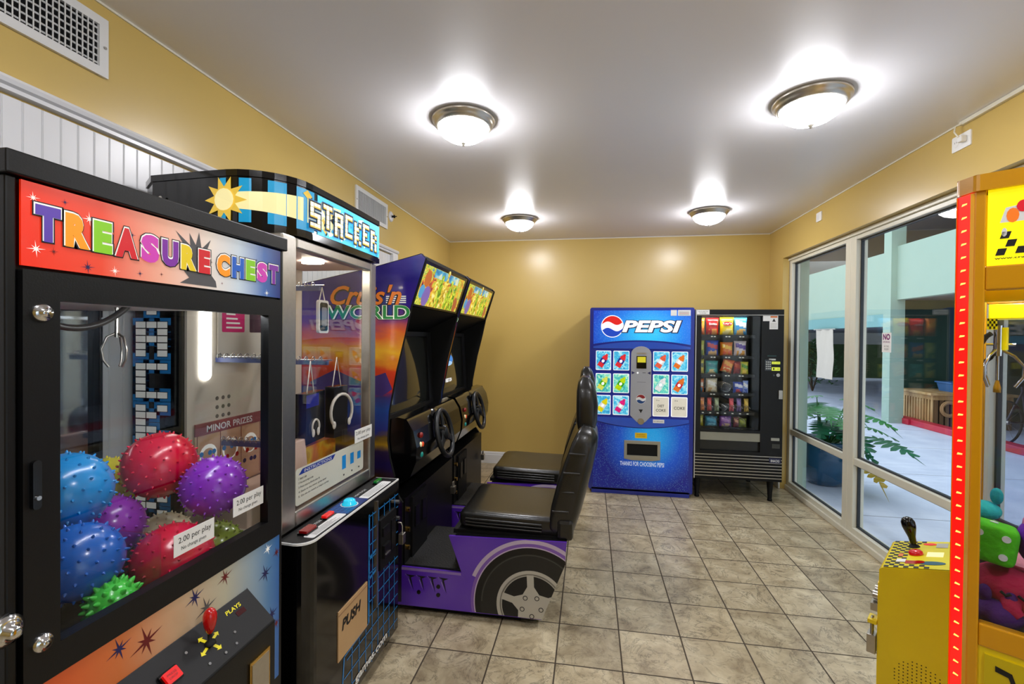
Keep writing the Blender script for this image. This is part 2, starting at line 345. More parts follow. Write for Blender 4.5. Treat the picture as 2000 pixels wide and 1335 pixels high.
# windows
def window(name, y0, y1):
    r = struct_empty(name, (XW, (y0 + y1) / 2, 0))
    f = MB(); p = .075
    for a, b in ((y0, y0 + p), (y1 - p, y1)):
        f.box(XW - .035, a, .0, XW + .045, b, 2.335, CREAM)
    f.box(XW - .035, y0 + p, .0, XW + .045, y1 - p, .085, CREAM)
    f.box(XW - .035, y0 + p, 2.275, XW + .045, y1 - p, 2.335, CREAM)
    f.box(XW - .03, y0 + p, .562, XW + .04, y1 - p, .615, CREAM)
    f.box(XW - .055, y0, 0, XW - .035, y1, .045, CREAM).box(XW - .05, y0, 2.305, XW - .035, y1, 2.335, CREAM)
    f.build('frame', r, .004)
    g = MB(); a, b = y0 + p, y1 - p
    for z0, z1 in ((.085, .562), (.615, 2.275)):
        g.ring_frame(a, z0, b, z1, .012, FX(XW - .004), 0, .02, GASKET)
    g.build('gasket', r)
    for z0, z1 in ((.095, .552), (.625, 2.265)):
        MB().box(XW + .004, a + .008, z0, XW + .010, b - .008, z1, GLASS).build('pane', r)
window('window_1', 3.98, 5.12); window('window_2', 2.775, 3.98); window('window_3', 1.45, 2.775); window('window_4', -.1, 1.45); window('window_5', -2.15, -.1)

# ceiling lamps
DOME = mat('lit_alabaster_dome', (250, 250, 255), .4, emit=LAMP, var=.01)
NICKEL = mat('brushed_nickel', (200, 194, 182), .3, .9)
def lamp(x, y, label):
    t = thing('ceiling_light', label, 'ceiling light', (x, y, H), group='dome lights on the ceiling')
    D = Matrix.Translation((x, y, H)) @ Matrix.Scale(-1, 4, (0, 0, 1))
    MB().lathe([(.165, 0), (.168, .008), (.165, .018), (.158, .022), (.156, .03), (.146, .042), (.138, .048), (.132, .044), (.12, .02), (.0, .018)], D, NICKEL, 40).build('base_ring', t)
    MB().lathe([(.136, .044), (.132, .058), (.115, .082), (.085, .102), (.045, .116), (.012, .121), (0, .1215)], D, DOME, 36).build('dome_shade', t)
    MB().lathe([(0, .118), (.014, .121), (.013, .127), (.008, .131), (.006, .139), (0, .142)], D, NICKEL, 14).build('finial', t)
lamp(-.672, 2.39, 'dome ceiling light nearest the left wall vent, big one left of center')
lamp(1.03, 2.43, 'largest dome ceiling light, near the window wall at right')
lamp(-.685, 4.46, 'small far dome ceiling light near the back left corner')
lamp(1.045, 4.42, 'small far dome ceiling light above the snack machine')
lamp(-.672, .25, 'unseen dome ceiling light added for fill above the prize crane machine, nearest the camera on the left')  # out of view, added to light the near end of the room
lamp(1.03, .25, 'unseen dome ceiling light added for fill above the yellow crane machine, nearest the camera on the right')  # likewise an unseen lamp, added as fill

# air vents high on the left wall
LOUV = mat('vent_white_enamel', (222, 222, 220), .35, var=.02)
def vent(y0, y1, z0, z1, n, label):
    t = thing('air_vent', label, 'vent', (XL, (y0 + y1) / 2, z0), group='vents on the left wall'); fr = FX(XL)
    m = MB(); m.ring_frame(y0, z0, y1, z1, .03, fr, 0, .012, LOUV)
    for yy in (y0 + .012, y1 - .012): m.cyl(yy, (z0 + z1) / 2, .005, fr, .012, .015, STEEL, 10)
    m.build('frame', t, .003)
    MB().plate(y0 + .03, z0 + .03, y1 - .03, z1 - .03, fr, -.001, .001, DARK).build('duct', t)
    m = MB()
    for i in range(n):
        yy = y0 + .035 + (y1 - y0 - .07) * (i + .5) / n
        m.box(XL + .002, yy - .0015, z0 + .03, XL + .016, yy + .0015, z1 - .03, LOUV, Matrix.Translation((XL, yy, 0)) @ Matrix.Rotation(-.5, 4, 'Z') @ Matrix.Translation((-XL, -yy, 0)))
    for i in range(6):
        zz = z0 + .03 + (z1 - z0 - .06) * (i + .5) / 6; m.box(XL + .001, y0 + .03, zz - .003, XL + .004, y1 - .03, zz + .003, LOUV)
    m.build('louvre', t)
vent(.86, 1.38, 2.402, 2.605, 26, 'big white louvred air vent at the top left, above the white panelling')
vent(3.13, 3.66, 2.402, 2.605, 24, 'small far white air vent on the gold wall beyond the black game marquee')
t = thing('fire_sprinkler', 'small white side wall fire sprinkler with dark tip right of the far vent', 'sprinkler', (XL, 3.745, 2.53))
D = FX(XL, 3.745, 2.53)
MB().lathe([(.045, 0), (.043, .006), (.03, .012), (0, .013)], D, WPAINT, 20).build('escutcheon', t)
MB().lathe([(.009, .012), (.009, .03), (.014, .032), (.014, .036), (.004, .04), (.004, .055), (0, .056)], D, BLACKM, 10).build('nozzle', t)
# outlet, plug and cable raceway above the windows
t = thing('wall_outlet', 'white double outlet plate on the right wall above the yellow machine', 'outlet', (XR, 2.81, 2.52)); fr = FL(XR)
m = MB().rplate(-2.868, 2.52, -2.742, 2.60, .006, fr, 0, .006, WHITE)
for yc in (-2.838, -2.772):
    m.cyl(yc, 2.56, .019, fr, .006, .009, WHITE, 16)
    for dx in (-.007, .005): m.plate(yc + dx, 2.562, yc + dx + .002, 2.57, fr, .009, .0093, INK)
m.build('cover_plate', t)
t = thing('power_plug', 'white plug with a short cord in the outlet at the top right', 'plug', (XR, 2.772, 2.56))
MB().box(XR - .04, 2.758, 2.545, XR - .009, 2.788, 2.578, WHITE).build('plug_body', t, .006)
MB().tube([(XR - .04, 2.772, 2.57), (XR - .055, 2.78, 2.60), (XR - .045, 2.79, 2.632), (XR - .015, 2.78, 2.645)], .004, CREAM).build('cord', t)
struct(MB().box(XR - .022, -1.5, 2.638, XR, 2.80, 2.659, CREAM), 'trim_3', .003)
t = thing('wall_plate', 'small blank white plate on the gold wall over the far window', 'wall plate', (XR, 4.34, 2.53))
MB().rplate(-4.385, 2.522, -4.295, 2.598, .006, FL(XR), 0, .008, WHITE).rect(-4.36, 2.54, -4.345, 2.58, FL(XR), .009, WPAINT).build('cover_plate', t)

# ------------------------------------------------------------------ treasure chest crane machine
t = thing('prize_crane_machine', 'black prize crane cabinet full of spiky balls, under a red white and blue lettered marquee', 'crane machine', (-1.3, .965, 0))
TX = -.95; A, B = .615, 1.315; fr = FX(TX)
m = MB()
m.box(-1.66, A, .04, TX, B, .76, BLACK)                                              # lower cabinet
m.box(-1.66, A, 1.60, TX - .01, B, 1.772, BLACK)                                        # marquee box
m.box(-1.67, A - .006, 1.772, TX + .012, B + .006, 1.812, BLACK)                      # top cap
m.box(TX - .05, A, .76, TX, A + .016, 1.772, BLACK).box(TX - .03, B - .014, .76, TX, B, 1.772, BLACK)
m.box(-1.66, B - .012, .76, -1.62, B, 1.60, BLACK).box(-1.66, A, .76, -1.60, A + .012, 1.60, BLACK)
m.build('cabinet', t, .003)
MB().box(-1.66, A + .012, .76, -1.645, B - .012, 1.60, mat('mirror_panel', (150, 155, 160), .04, 1., var=.02)).build('back_panel', t)
MB().box(-1.60, A + .003, .76, TX - .05, A + .009, 1.60, BLACK).build('side_panel', t)
MB().box(-1.62, B - .008, .76, TX - .03, B - .003, 1.60, CABG).build('side_glass', t)
MB().box(-1.645, A + .016, .76, TX - .03, B - .013, .80, DARK).build('floor_panel', t)
MB().box(-1.645, A + .016, 1.585, TX - .03, B - .013, 1.60, WHITE).build('ceiling_panel', t)
MB().tube([(-.988, A + .07, 1.5785), (-.988, B - .06, 1.5785)], .0055, mat('lit_crane_tube', (245, 248, 255), .4, emit=42), 8).build('light_tube', t)
# door frame with its locks
m = MB(); m.ring_frame(A + .02, .892, B - .017, 1.618, (.056, .058, .056, .05), fr, -.02, .006, BLACK); d = m.build('door', t, .003)
MB().plate(.690, .949, 1.243, 1.569, fr, -.012, -.008, CABG).build('door_glass', d)
for z, n in ((1.545, 'lock'), (.966, 'lock')):
    MB().lathe([(.016, 0), (.016, .004), (.013, .008), (.007, .009), (.007, .012), (0, .012)], frame((TX + .006, .662, z), (0, 1, 0), (0, 0, 1)), CHROME, 20).build(n, d)
MB().rplate(.644, 1.205, .657, 1.29, .006, fr, .006, .014, BLACKG).cyl(.651, 1.225, .004, fr, .014, .017, CHROME, 8).build('handle', d)
MB().lathe([(.026, 0), (.026, .012), (.018, .018), (.010, .02), (.010, .032), (.006, .034), (0, .034)], frame((TX, .608, 1.02), (0, 1, 0), (0, 0, 1)), CHROME, 22).build('lock', t)
# marquee art
tm = ramp_mat('red_cream_blue_marquee_art', 'Y', [(-.33, (226, 40, 14)), (-.2, (222, 66, 40)), (-.06, (226, 165, 140)), (.06, (222, 208, 196)), (.16, (188, 200, 210)), (.26, (70, 105, 165)), (.33, (20, 40, 110))], emit=.25, namp=.015)
m = MB().plate(.634, 1.624, 1.296, 1.768, fr, 0, .004, tm)
NAVY, MAR, LT = mat('navy_print', (30, 30, 90), .4), mat('maroon_print', (110, 20, 25), .4), mat('star_white', (250, 248, 240), .4, emit=.15)
GREYP = mat('grey_print', (92, 90, 92), .5)
for yy, zz, r, k in [(.651, 1.742, .011, LT), (.70, 1.748, .007, NAVY), (.742, 1.728, .014, LT), (.655, 1.655, .015, LT), (.682, 1.655, .008, MAR), (.739, 1.636, .014, NAVY), (.79, 1.636, .011, LT), (.826, 1.716, .008, NAVY), (.862, 1.722, .009, LT), (.90, 1.706, .013, NAVY), (.843, 1.638, .008, NAVY), (.893, 1.643, .006, MAR), (1.085, 1.716, .005, NAVY), (1.192, 1.724, .005, NAVY), (1.145, 1.708, .004, MAR), (1.235, 1.708, .012, LT), (1.235, 1.634, .012, LT), (1.066, 1.643, .005, MAR), (1.03, 1.692, .008, MAR)]:
    m.star(yy, zz, r, fr, .0046, k, 8, .18, .1)
# generic spiked crown and draped shoulders behind the lettering
for a0, a1, r in ((2.35, 2.5, .075), (1.85, 2.0, .055), (1.35, 1.5, .06), (.75, .9, .065)):
    cx, cz = .985, 1.70; m.flat([(cx + .03 * math.cos(a0 + .3), cz + .022 * math.sin(a0 + .3)), (cx + .03 * math.cos(a1 - .5), cz + .022 * math.sin(a1 - .5)), (cx + r * math.cos((a0 + a1) / 2), min(1.766, cz + r * math.sin((a0 + a1) / 2)))], fr, .0048, GREYP)
m.flat([(.945, 1.69), (.95, 1.712), (.97, 1.724), (.995, 1.726), (1.018, 1.714), (1.03, 1.695), (1.03, 1.66), (1.045, 1.645), (1.048, 1.63), (.94, 1.63), (.965, 1.645), (.95, 1.66)], fr, .0049, GREYP)
m.build('marquee', t, label='red to blue printed marquee')
m = MB()
LC = dict(v=(88, 60, 160), o=(245, 150, 20), g=(130, 195, 30), r=(205, 25, 35), m=(200, 60, 170), p=(120, 40, 150), y=(225, 195, 20), b=(30, 90, 185))
LM = {k: mat('letter_' + n, c, .35, emit=.2) for (k, c), n in zip(LC.items(), ('violet', 'orange', 'green', 'red', 'magenta', 'purple', 'yellow', 'blue'))}
def letters(word, cols, y0, y1, za, zb, ha, hb):
    n = len(word); x = y0; ws = [{'T': .95, 'R': 1.0, 'E': .85, 'A': 1.1, 'S': 1.0, 'U': 1.0, 'C': 1.0, 'H': 1.0}[c] for c in word]; tot = sum(ws)
    for c, k, q in zip(word, cols, ws):
        wd = (y1 - y0) * q / tot; f = (x - y0) / (y1 - y0); z = za + (zb - za) * f; h = ha + (hb - ha) * f
        m.text(c, x - .0015, z - .0045, wd * .93 + .005, h + .008, fr, .0056, INK, .13)
        m.text(c, x + .0005, z - .0015, wd * .93, h + .003, fr, .0062, LT, .10); m.text(c, x + .0025, z - .0025, wd * .93 - .004, h + .001, fr, .0068, LM[k], .075); x += wd
letters('TREASURE', 'vogrmpyr', .650, 1.030, 1.672, 1.662, .062, .056)
letters('CHEST', 'obgmp', 1.045, 1.288, 1.664, 1.666, .056, .056)
m.build('lettering', t)
# lower art panel
lm = ramp_mat('orange_to_blue_lower_art', 'Y', [(-.35, (225, 70, 15)), (-.16, (222, 120, 60)), (-.02, (214, 178, 140)), (.12, (200, 195, 170)), (.22, (150, 175, 195)), (.28, (90, 140, 190)), (.33, (45, 105, 180))], namp=.02)
m = MB().plate(A + .02, .45, B - .017, .890, fr, 0, .003, lm)
for yy, zz, r, k in [(.80, .862, .028, NAVY), (.86, .84, .04, MAR), (.985, .866, .03, NAVY), (1.08, .868, .028, MAR), (1.02, .82, .035, GREYP), (1.245, .868, .02, LT), (1.285, .84, .02, MAR), (1.235, .80, .032, NAVY), (1.265, .66, .03, NAVY), (1.285, .62, .02, MAR)]:
    m.star(yy, zz, r, fr, .0036, k, 8, .2, .3)
m.build('art_panel', t)
# control box
def ctl(y0, y1, name): pass
c = MB(); cb = [(0, .44), (0, .797), (.088, .715), (.088, .44)]
c.prism([(-q[0], q[1]) for q in cb], frame((TX + .003, 1.16, 0), (-1, 0, 0), (0, 0, 1)), -.40, 0, BLACK)
k = c.build('control_box', t, .004)
tp = frame((TX + .003, 0, .797), (0, 1, 0), (-.088, 0, .082))       # sloped top: u along Y, v up the slope, origin at its rear edge
# sloped-face frame: n must look up and out
tp = frame((TX + .003, 0, .797), (0, 1, 0), (-.088, 0, .082))
TL_ = math.hypot(.088, .082)
b = MB().rplate(.852, -.079, .895, -.044, .004, tp, 0, .006, BLACKG); b.build('button_base', k)
MB().rplate(.856, -.075, .891, -.048, .003, tp, .006, .012, mat('lit_red_button', (200, 10, 10), .25, emit=.35, coat=.4)).text('PRESS', .862, -.060, .022, .005, tp, .0125, MAR).text('DROP', .863, -.068, .02, .005, tp, .0125, MAR).build('button', k)
for a in (0, 1, 2, 3):
    m = MB(); q = a * PI / 2 + .4; R = lambda px, py: (.985 + px * math.cos(q) - py * math.sin(q), -.058 + (px * math.sin(q) + py * math.cos(q)) * .8)
    m.flat([R(.012, -.004), R(.028, -.004), R(.028, -.009), R(.037, 0), R(.028, .009), R(.028, .004), R(.012, .004)], tp, .0006, YEL).build('direction_arrow', k)
m = MB().text('PLAYS', 1.062, -.03, .052, .011, tp, .0006, YEL, .02, .15).rect(1.085, -.05, 1.115, -.036, tp, .0006, mat('dark_red_display', (60, 5, 10), .2)); m.build('plays_display', k)
for a, b_ in ((.93, -.04), (1.05, -.075), (.955, -.095), (1.0, -.10), (1.035, -.10)): MB().cyl(a, b_, .0035, tp, 0, .002, CHROME, 8).build('bolt', k)
J0 = tp @ Vector((.985, -.058, 0)); up_ = Vector((0, 0, 1))
js = MB().lathe([(.014, 0), (.012, .006), (.005, .008), (.005, .03)], Matrix.Translation(J0), BLACKM, 14)
j = js.build('joystick', k)
MB().lathe([(.005, .026), (.009, .032), (.013, .045), (.0155, .06), (.015, .072), (.011, .082), (.005, .087), (0, .088)], Matrix.Translation(J0), RED, 20).build('joystick_grip', j)
MB().plate(1.06, .46, 1.135, .66, frame((TX + .0915, 0, 0), (0, 1, 0), (0, 0, 1)), 0, .004, BRASS).plate(1.066, .468, 1.129, .652, frame((TX + .0915, 0, 0), (0, 1, 0), (0, 0, 1)), .004, .006, STEEL).build('bill_acceptor', k)
# acrylic prize chute, cable and price labels
m = MB().box(-1.26, .92, .80, TX - .03, .926, 1.045, ACRYL).box(-1.266, .64, .80, -1.26, .926, 1.045, ACRYL); m.build('chute_wall', t)
MB().box(-1.085, .64, .80, TX - .03, .918, .862, DARK).build('chute_tray', t)
lab = mat('price_label_paper', (244, 243, 240), .5)
def price(y0, z0, name='price_label'):
    f = frame((TX - .006, y0, z0), (0, 1, 0), (0, 0, 1))
    MB().plate(0, 0, .118, .052, f, 0, .001, lab).text('2.00 per play', .012, .024, .096, .018, f, .0014, INK).text('No change given', .02, .008, .072, .011, f, .0014, INK).build(name, t)
price(.935, .985); price(1.118, 1.01)
m = MB().tube([(-1.30, .985 + .145 * q, 1.523 + .072 * q * q) for q in [-1.2 + .12 * i for i in range(19)]], .0085, mat('dark_cable', (40, 37, 33), .35), 10); m.build('cable', t)
fb = FX(-1.644); MB().plate(1.155, 1.40, 1.20, 1.60, fb, 0, .002, mat('pink_poster_strip', (215, 40, 120), .4)).text('JACKPOT', 0, 0, .15, .022, FX(-1.6415) @ Matrix.Translation((1.168, 1.58, 0)) @ Matrix.Rotation(-PI / 2, 4, 'Z'), 0, WHITE, .02).build('poster_strip', t)  # plate standing in for a pink reflection in the mirror back
m = MB().tube([(-1.34, 1.125, 1.585), (-1.34, 1.125, 1.50)], .006, STEEL)
for a in (0, 2.1, 4.2):
    q = [(-1.34 + r * math.cos(a), 1.125 + r * math.sin(a), z) for r, z in ((.004, 1.51), (.022, 1.50), (.034, 1.465), (.03, 1.435), (.018, 1.415))]; m.tube(q, .003, STEEL, 6)
m.build('claw', t)
# the balls
def spiky(c, r, col, label, nb=120, sp=.0035, sq=(1, 1, 1), name='spiky_ball', bright=0.):
    m = MB(); mm = mat(name + '_' + '_'.join(map(str, col)), col, .22, coat=.2, var=.10, scale=4)
    m.ball((0, 0, 0), (r * sq[0], r * sq[1], r * sq[2]), mm, 32, 18)
    for i in range(nb):
        zf = 1 - 2 * (i + .5) / nb; a = i * 2.39996; q = math.sqrt(1 - zf * zf); n = Vector((q * math.cos(a), q * math.sin(a), zf))
        p = Vector((n.x * r * sq[0], n.y * r * sq[1], n.z * r * sq[2])); F = frame(p, n.orthogonal(), n.cross(n.orthogonal()))
        if (F.to_3x3() @ Vector((0, 0, 1))).dot(n) < 0: F = frame(p, n.cross(n.orthogonal()), n.orthogonal())
        m.lathe([(sp * 1.1, -.001), (sp * .8, sp * .8), (sp * .4, sp * 1.6), (0, sp * 1.9)], F, mm, 6)
    for i in range(len(m.v)): m.v[i] = (m.v[i][0] + c[0], m.v[i][1] + c[1], m.v[i][2] + c[2])
    o = m.build(name); tag(o, label, 'ball', 'spiky balls in the crane cabinet'); return o
spiky((-1.245, 1.172, 1.125), .094, (218, 0, 52), 'crimson spiky ball on top of the pile, behind the purple one')
spiky((-1.072, 1.180, 1.07), .084, (135, 40, 185), 'bright purple spiky ball in front at the right end of the pile')
spiky((-1.235, .915, 1.13), .092, (0, 130, 200), 'light blue spiky ball high at the left edge of the glass')
spiky((-1.43, 1.17, 1.055), .08, (215, 200, 10), 'yellow spiky ball peeping out between the blue and crimson ones')
spiky((-1.27, 1.045, .99), .082, (140, 50, 170), 'dark purple spiky ball in the middle, below the yellow one')
spiky((-1.075, 1.052, .915), .094, (210, 5, 58), 'crimson spiky ball low in front, behind the left price label')
spiky((-1.12, .857, 1.0), .083, (20, 95, 190), 'deep blue spiky ball at left behind the clear chute wall')
spiky((-1.17, .74, .89), .084, (15, 70, 160), 'dark blue spiky ball lowest at left in the prize chute')
spiky((-1.035, .862, .914), .047, (70, 200, 70), 'little green spiky ball at the bottom of the chute', 80, .006)
spiky((-1.09, 1.215, .882), .066, (130, 150, 40), 'olive green spiky ball low at the right behind the price label')
spiky((-1.26, 1.20, .89), .078, (225, 215, 180), 'cream spiky ball mostly hidden deep between crimson and purple ones')
spiky((-1.38, .86, .93), .1, (20, 90, 180), 'blue spiky ball at the back under the light blue one')
spiky((-1.45, 1.09, .90), .085, (190, 30, 80), 'dull crimson spiky ball at the very back of the pile')

# ------------------------------------------------------------------ block stacking prize machine
t = thing('block_stacking_machine', 'tall black prize cabinet with a steel framed window, blue grid base and curved lit header', 'arcade machine', (-1.35, 1.8, 0))
SX = -1.05; A, B = 1.45, 2.16; fr = FX(SX)
BLUEP = mat('bright_blue_print', (30, 145, 225), .35); GRIDB = mat('grid_blue_print', (35, 130, 205), .35)
m = MB(); m.box(-1.65, A, .06, SX, B, .80, BLACKG).box(-1.65, A, .80, -1.45, B, 1.87, BLACKG).build('cabinet', t, .004)
base_poly = [(SX, 2.175), (SX, 1.425)] + [(-.985 + .055 * math.cos(a), 1.475 + .055 * math.sin(a)) for a in [-PI / 2 + PI / 2 * i / 6 for i in range(7)]] + [(-.93, 2.175)]
con = MB().prism(base_poly, FZ(0), .06, .795, BLACKG).build('console', t)
off = lambda k: [(x + (-k if x > -1.0 else 0), y + (k if y < 1.8 else -k)) for x, y in base_poly]
m = MB().prism(base_poly, FZ(0), .795, .802, WHITE); m.flat(off(.005), FZ(0), .8026, INK)
F = frame((-.93, 0, .803), (0, 1, 0), (-1, 0, 0))
m.rplate(1.475, .014, 1.70, .055, .008, F, 0, .0004, WHITE).rplate(1.88, .014, 2.12, .06, .008, F, 0, .0004, WHITE).rect(1.70, .01, 1.88, .108, F, .0004, mat('deep_blue_print', (20, 50, 120), .3))
for i in range(6): m.rect(1.50, .02 + i * .005, 1.66 - .02 * (i % 3), .0215 + i * .005, F, .0008, INK); m.rect(1.90, .022 + i * .006, 2.09 - .03 * (i % 2), .0235 + i * .006, F, .0008, INK)
m.text('INSTRUCTIONS', 1.52, .072, .11, .012, F, .0008, WHITE).text('HOW TO PLAY', 1.89, .075, .10, .012, F, .0008, WHITE)
for i in range(5): m.rect(1.715 + i * .02, .012, 1.717 + i * .02, .105, F, .0008, GRIDB); m.rect(1.70, .02 + i * .018, 1.8, .022 + i * .018, F, .0008, GRIDB)
m.disc(1.80, .058, .036, F, .0009, WHITE).disc(1.80, .058, .032, F, .001, INK); m.build('control_panel', con)
def sqb(y0, y1, c, nm, v0=.035, v1=.085):
    MB().rplate(y0, v0, y1, v1, .003, F, 0, .006, BLACKG).rplate(y0 + .004, v0 + .004, y1 - .004, v1 - .004, .003, F, .006, .014, c).build(nm, con)
sqb(1.485, 1.555, mat('dark_red_button', (150, 10, 12), .2, coat=.5), 'square_button', .045); sqb(1.625, 1.69, mat('lit_red_button', (200, 10, 10), .2, emit=.35, coat=.4), 'square_button', .055)
sqb(2.06, 2.125, mat('green_button', (10, 120, 45), .2, emit=.1, coat=.5), 'square_button', .06)
MB().lathe([(.03, 0), (.03, .006), (.024, .010), (.024, .018), (.018, .023), (0, .025)], F @ Matrix.Translation((1.80, .058, 0)), mat('lit_cyan_button', (20, 170, 200), .2, emit=.5, coat=.5), 24).build('round_button', con)
f2 = FX(-.93); m = MB()
# blue grid, flap, coin door, lettering on the console front

def gline(p, q, wd, d=.0012): 
    dx, dz = q[0] - p[0], q[1] - p[1]; l = math.hypot(dx, dz); nx, nz = -dz / l * wd / 2, dx / l * wd / 2
    m.flat([(p[0] + nx, p[1] + nz), (q[0] + nx, q[1] + nz), (q[0] - nx, q[1] - nz), (p[0] - nx, p[1] - nz)], f2, d, GRIDB)
for i in range(8):
    yy = 1.72 + i * .058; gline((yy, .02 + .06), (yy, .26 if yy < 1.86 else .74), .005)
for i in range(11):
    zz = .11 + i * .062; gline((1.64 + .02 * i if zz < .27 else 1.86, zz), (2.165, zz), .005)
gline((1.64, .07), (1.66, .26), .008); gline((1.66, .26), (1.86, .27), .006); gline((1.862, .27), (1.862, .74), .012); gline((1.862, .55), (1.93, .56), .012); gline((1.862, .46), (1.93, .47), .012)
m.text('games.com', 1.74, .075, .31, .045, f2, .0014, INK, .09).text('games.com', 1.745, .080, .30, .036, f2, .0018, WHITE, .03)
m.build('front_print', con)
MB().plate(1.612, .27, 1.842, .462, f2, 0, .004, mat('tan_push_flap', (196, 158, 112), .35)).text('PUSH', 1.635, .375, .15, .045, f2, .0045, INK, .045, .2).plate(1.612, .445, 1.842, .449, f2, .004, .005, mat('tan_seam', (150, 115, 80), .5)).build('push_flap', con)
MB().plate(1.925, .30, 1.935, .775, f2, 0, .008, STEEL).build('door_edge', con)
m = MB().plate(1.95, .45, 2.12, .68, f2, 0, .012, BLACKM).plate(1.965, .60, 2.03, .64, f2, .012, .02, BLACK).plate(1.965, .50, 2.03, .56, f2, .012, .026, BLACK).plate(1.97, .515, 2.02, .52, f2, .026, .03, STEEL).plate(2.06, .5, 2.1, .64, f2, .012, .016, BLACK); cdoor = m.build('coin_door', con, .003)
for z in (.70, .62): MB().cyl(2.14, z, .009, f2, 0, .02, STEEL, 12).build('lock', cdoor)
MB().tube([(-.915, 2.135, .60), (-.90, 2.135, .60), (-.893, 2.135, .585), (-.893, 2.135, .55)], .004, STEEL).box(-.905, 2.118, .50, -.882, 2.152, .55, STEEL).build('padlock', cdoor, .003)
m = MB()
for x in (-1.58, -.98):
    for yy in (1.52, 2.11):
        w_ = MB().cyl(x, .03, .03, frame((0, yy - .012, 0), (1, 0, 0), (0, 0, 1)), -.024, 0, BLACKM, 16).box(x - .014, yy - .006, .03, x + .014, yy + .018, .062, BLACK); w_.build('caster', t)
# steel frame and window
m = MB()
m.box(SX - .06, A - .002, .81, SX, A + .08, 1.865, STEEL).box(SX - .05, B - .055, .81, SX, B + .002, 1.865, STEEL)
m.box(SX - .045, A + .08, .81, SX, B - .055, .865, STEEL).box(SX - .045, A + .08, 1.825, SX, B - .055, 1.865, STEEL)
m.build('window_frame', t, .006)
MB().box(SX - .03, A + .08, .865, SX - .024, B - .055, 1.825, CABG).build('window_glass', t)
MB().box(-1.45, A + .004, .81, SX - .06, A + .010, 1.865, CABG).build('side_glass', t); MB().box(-1.62, B - .012, .81, SX - .05, B - .006, 1.865, CABG).build('side_glass', t)
INTR = mat('cream_interior_panel', (226, 212, 194), .5)
m = MB().box(-1.45, A + .012, .81, -1.44, B - .02, 1.865, INTR); 
for i in range(5):
    for k in range(3): m.cyl(1.60 + k * .03, 1.12 + i * .035 + .0, .008, FX(-1.44), 0, .001, mat('hole_grey', (120, 110, 100), .6), 10)
m.build('back_panel', t)
MB().box(-1.44, A + .012, 1.835, SX - .05, B - .012, 1.865, mat('pinkish_ceiling_panel', (222, 195, 195), .4)).build('ceiling_panel', t)
cl = MB().cyl(-1.2, 1.86, .05, FZ(0), 1.825, 1.834, mat('lit_cabinet_lamp', (255, 240, 215), .4, emit=26), 20, .03).build('cabinet_lamp', t)
MB().box(-1.44, A + .012, .80, SX - .03, B - .012, .812, INTR).build('floor_panel', t)
m = MB().box(-1.42, A + .03, .812, SX - .16, B - .03, .90, mat('pale_pink_box', (228, 196, 176), .5)); m.build('prize_shelf', t)
tl = frame((-1.44, 0, 0), (0, 1, 0), (0, 0, 1))
MB().rplate(1.515, 1.335, 1.565, 1.80, .024, tl, .001, .008, mat('lit_tube_panel', (255, 253, 250), .4, emit=3.2)).build('light_tube', t)
# minor prizes shelf in the near half, price cards on the back
MP = mat('minor_prize_card', (225, 185, 150), .5)
f3 = FX(-1.436); m = MB().plate(1.49, .90, 2.05, 1.13, f3, 0, .004, MP).plate(1.49, 1.13, 2.05, 1.175, f3, 0, .006, mat('rose_print', (150, 80, 80), .5)).text('MINOR PRIZES', 1.54, 1.138, .24, .026, f3, .0065, WHITE, .02)
for i in range(5):
    m.rect(1.497 + i * .11, .91, 1.5 + i * .11, 1.13, f3, .0044, MAR); m.disc(1.55 + i * .11, 1.05, .042, f3, .0044, LT, 16); m.disc(1.55 + i * .11, 1.045, .032, f3, .0047, MP, 16)
    for k in range(9): m.disc(1.55 + i * .11 + .035 * math.cos(k * .7), 1.02 + .045 * math.sin(k * 2.1), .010, f3, .005 + k * .0001, [RED, BLUEP, NAVY][k % 3], 8)
m.build('minor_prize_card', t)
f4 = FX(-1.434); m = MB().plate(1.595, 1.40, 1.90, 1.80, f4, 0, .002, mat('grey_card', (205, 196, 185), .5)).rplate(1.615, 1.52, 1.735, 1.61, .006, f4, .002, .003, mat('magenta_print', (205, 30, 110), .4)).rplate(1.765, 1.52, 1.87, 1.63, .006, f4, .002, .003, mat('plum_print', (70, 40, 55), .4))
for i in range(4): m.rect(1.635, 1.535 + i * .018, 1.72 - .012 * i, 1.542 + i * .018, f4, .0035, WHITE)
m.build('info_card', t)
# prongs with ring hooks
RINGW = mat('wire_white', (235, 225, 215), .3)
def prong(z, y, x1, nm='prong', n=9):
    m = MB().box(-1.44, y - .008, z - .018, x1, y + .008, z, mat('prong_label_strip', (70, 80, 130), .4)).tube([(-1.44, y, z + .004), (x1 + .02, y, z + .004)], .003, CHROME, 6)
    for i in range(n):
        x = -1.43 + (x1 + 1.43) * i / n; m.tube([(x, y + .011 * math.cos(a), z + .006 + .011 * math.sin(a)) for a in [2 * PI * k / 10 for k in range(10)]], .002, CHROME, 5, True)
    return m.build(nm, t)
prong(1.42, 1.60, -1.16); prong(1.72, 1.82, -1.14); prong(1.40, 1.85, -1.12); prong(1.09, 1.62, -1.2)
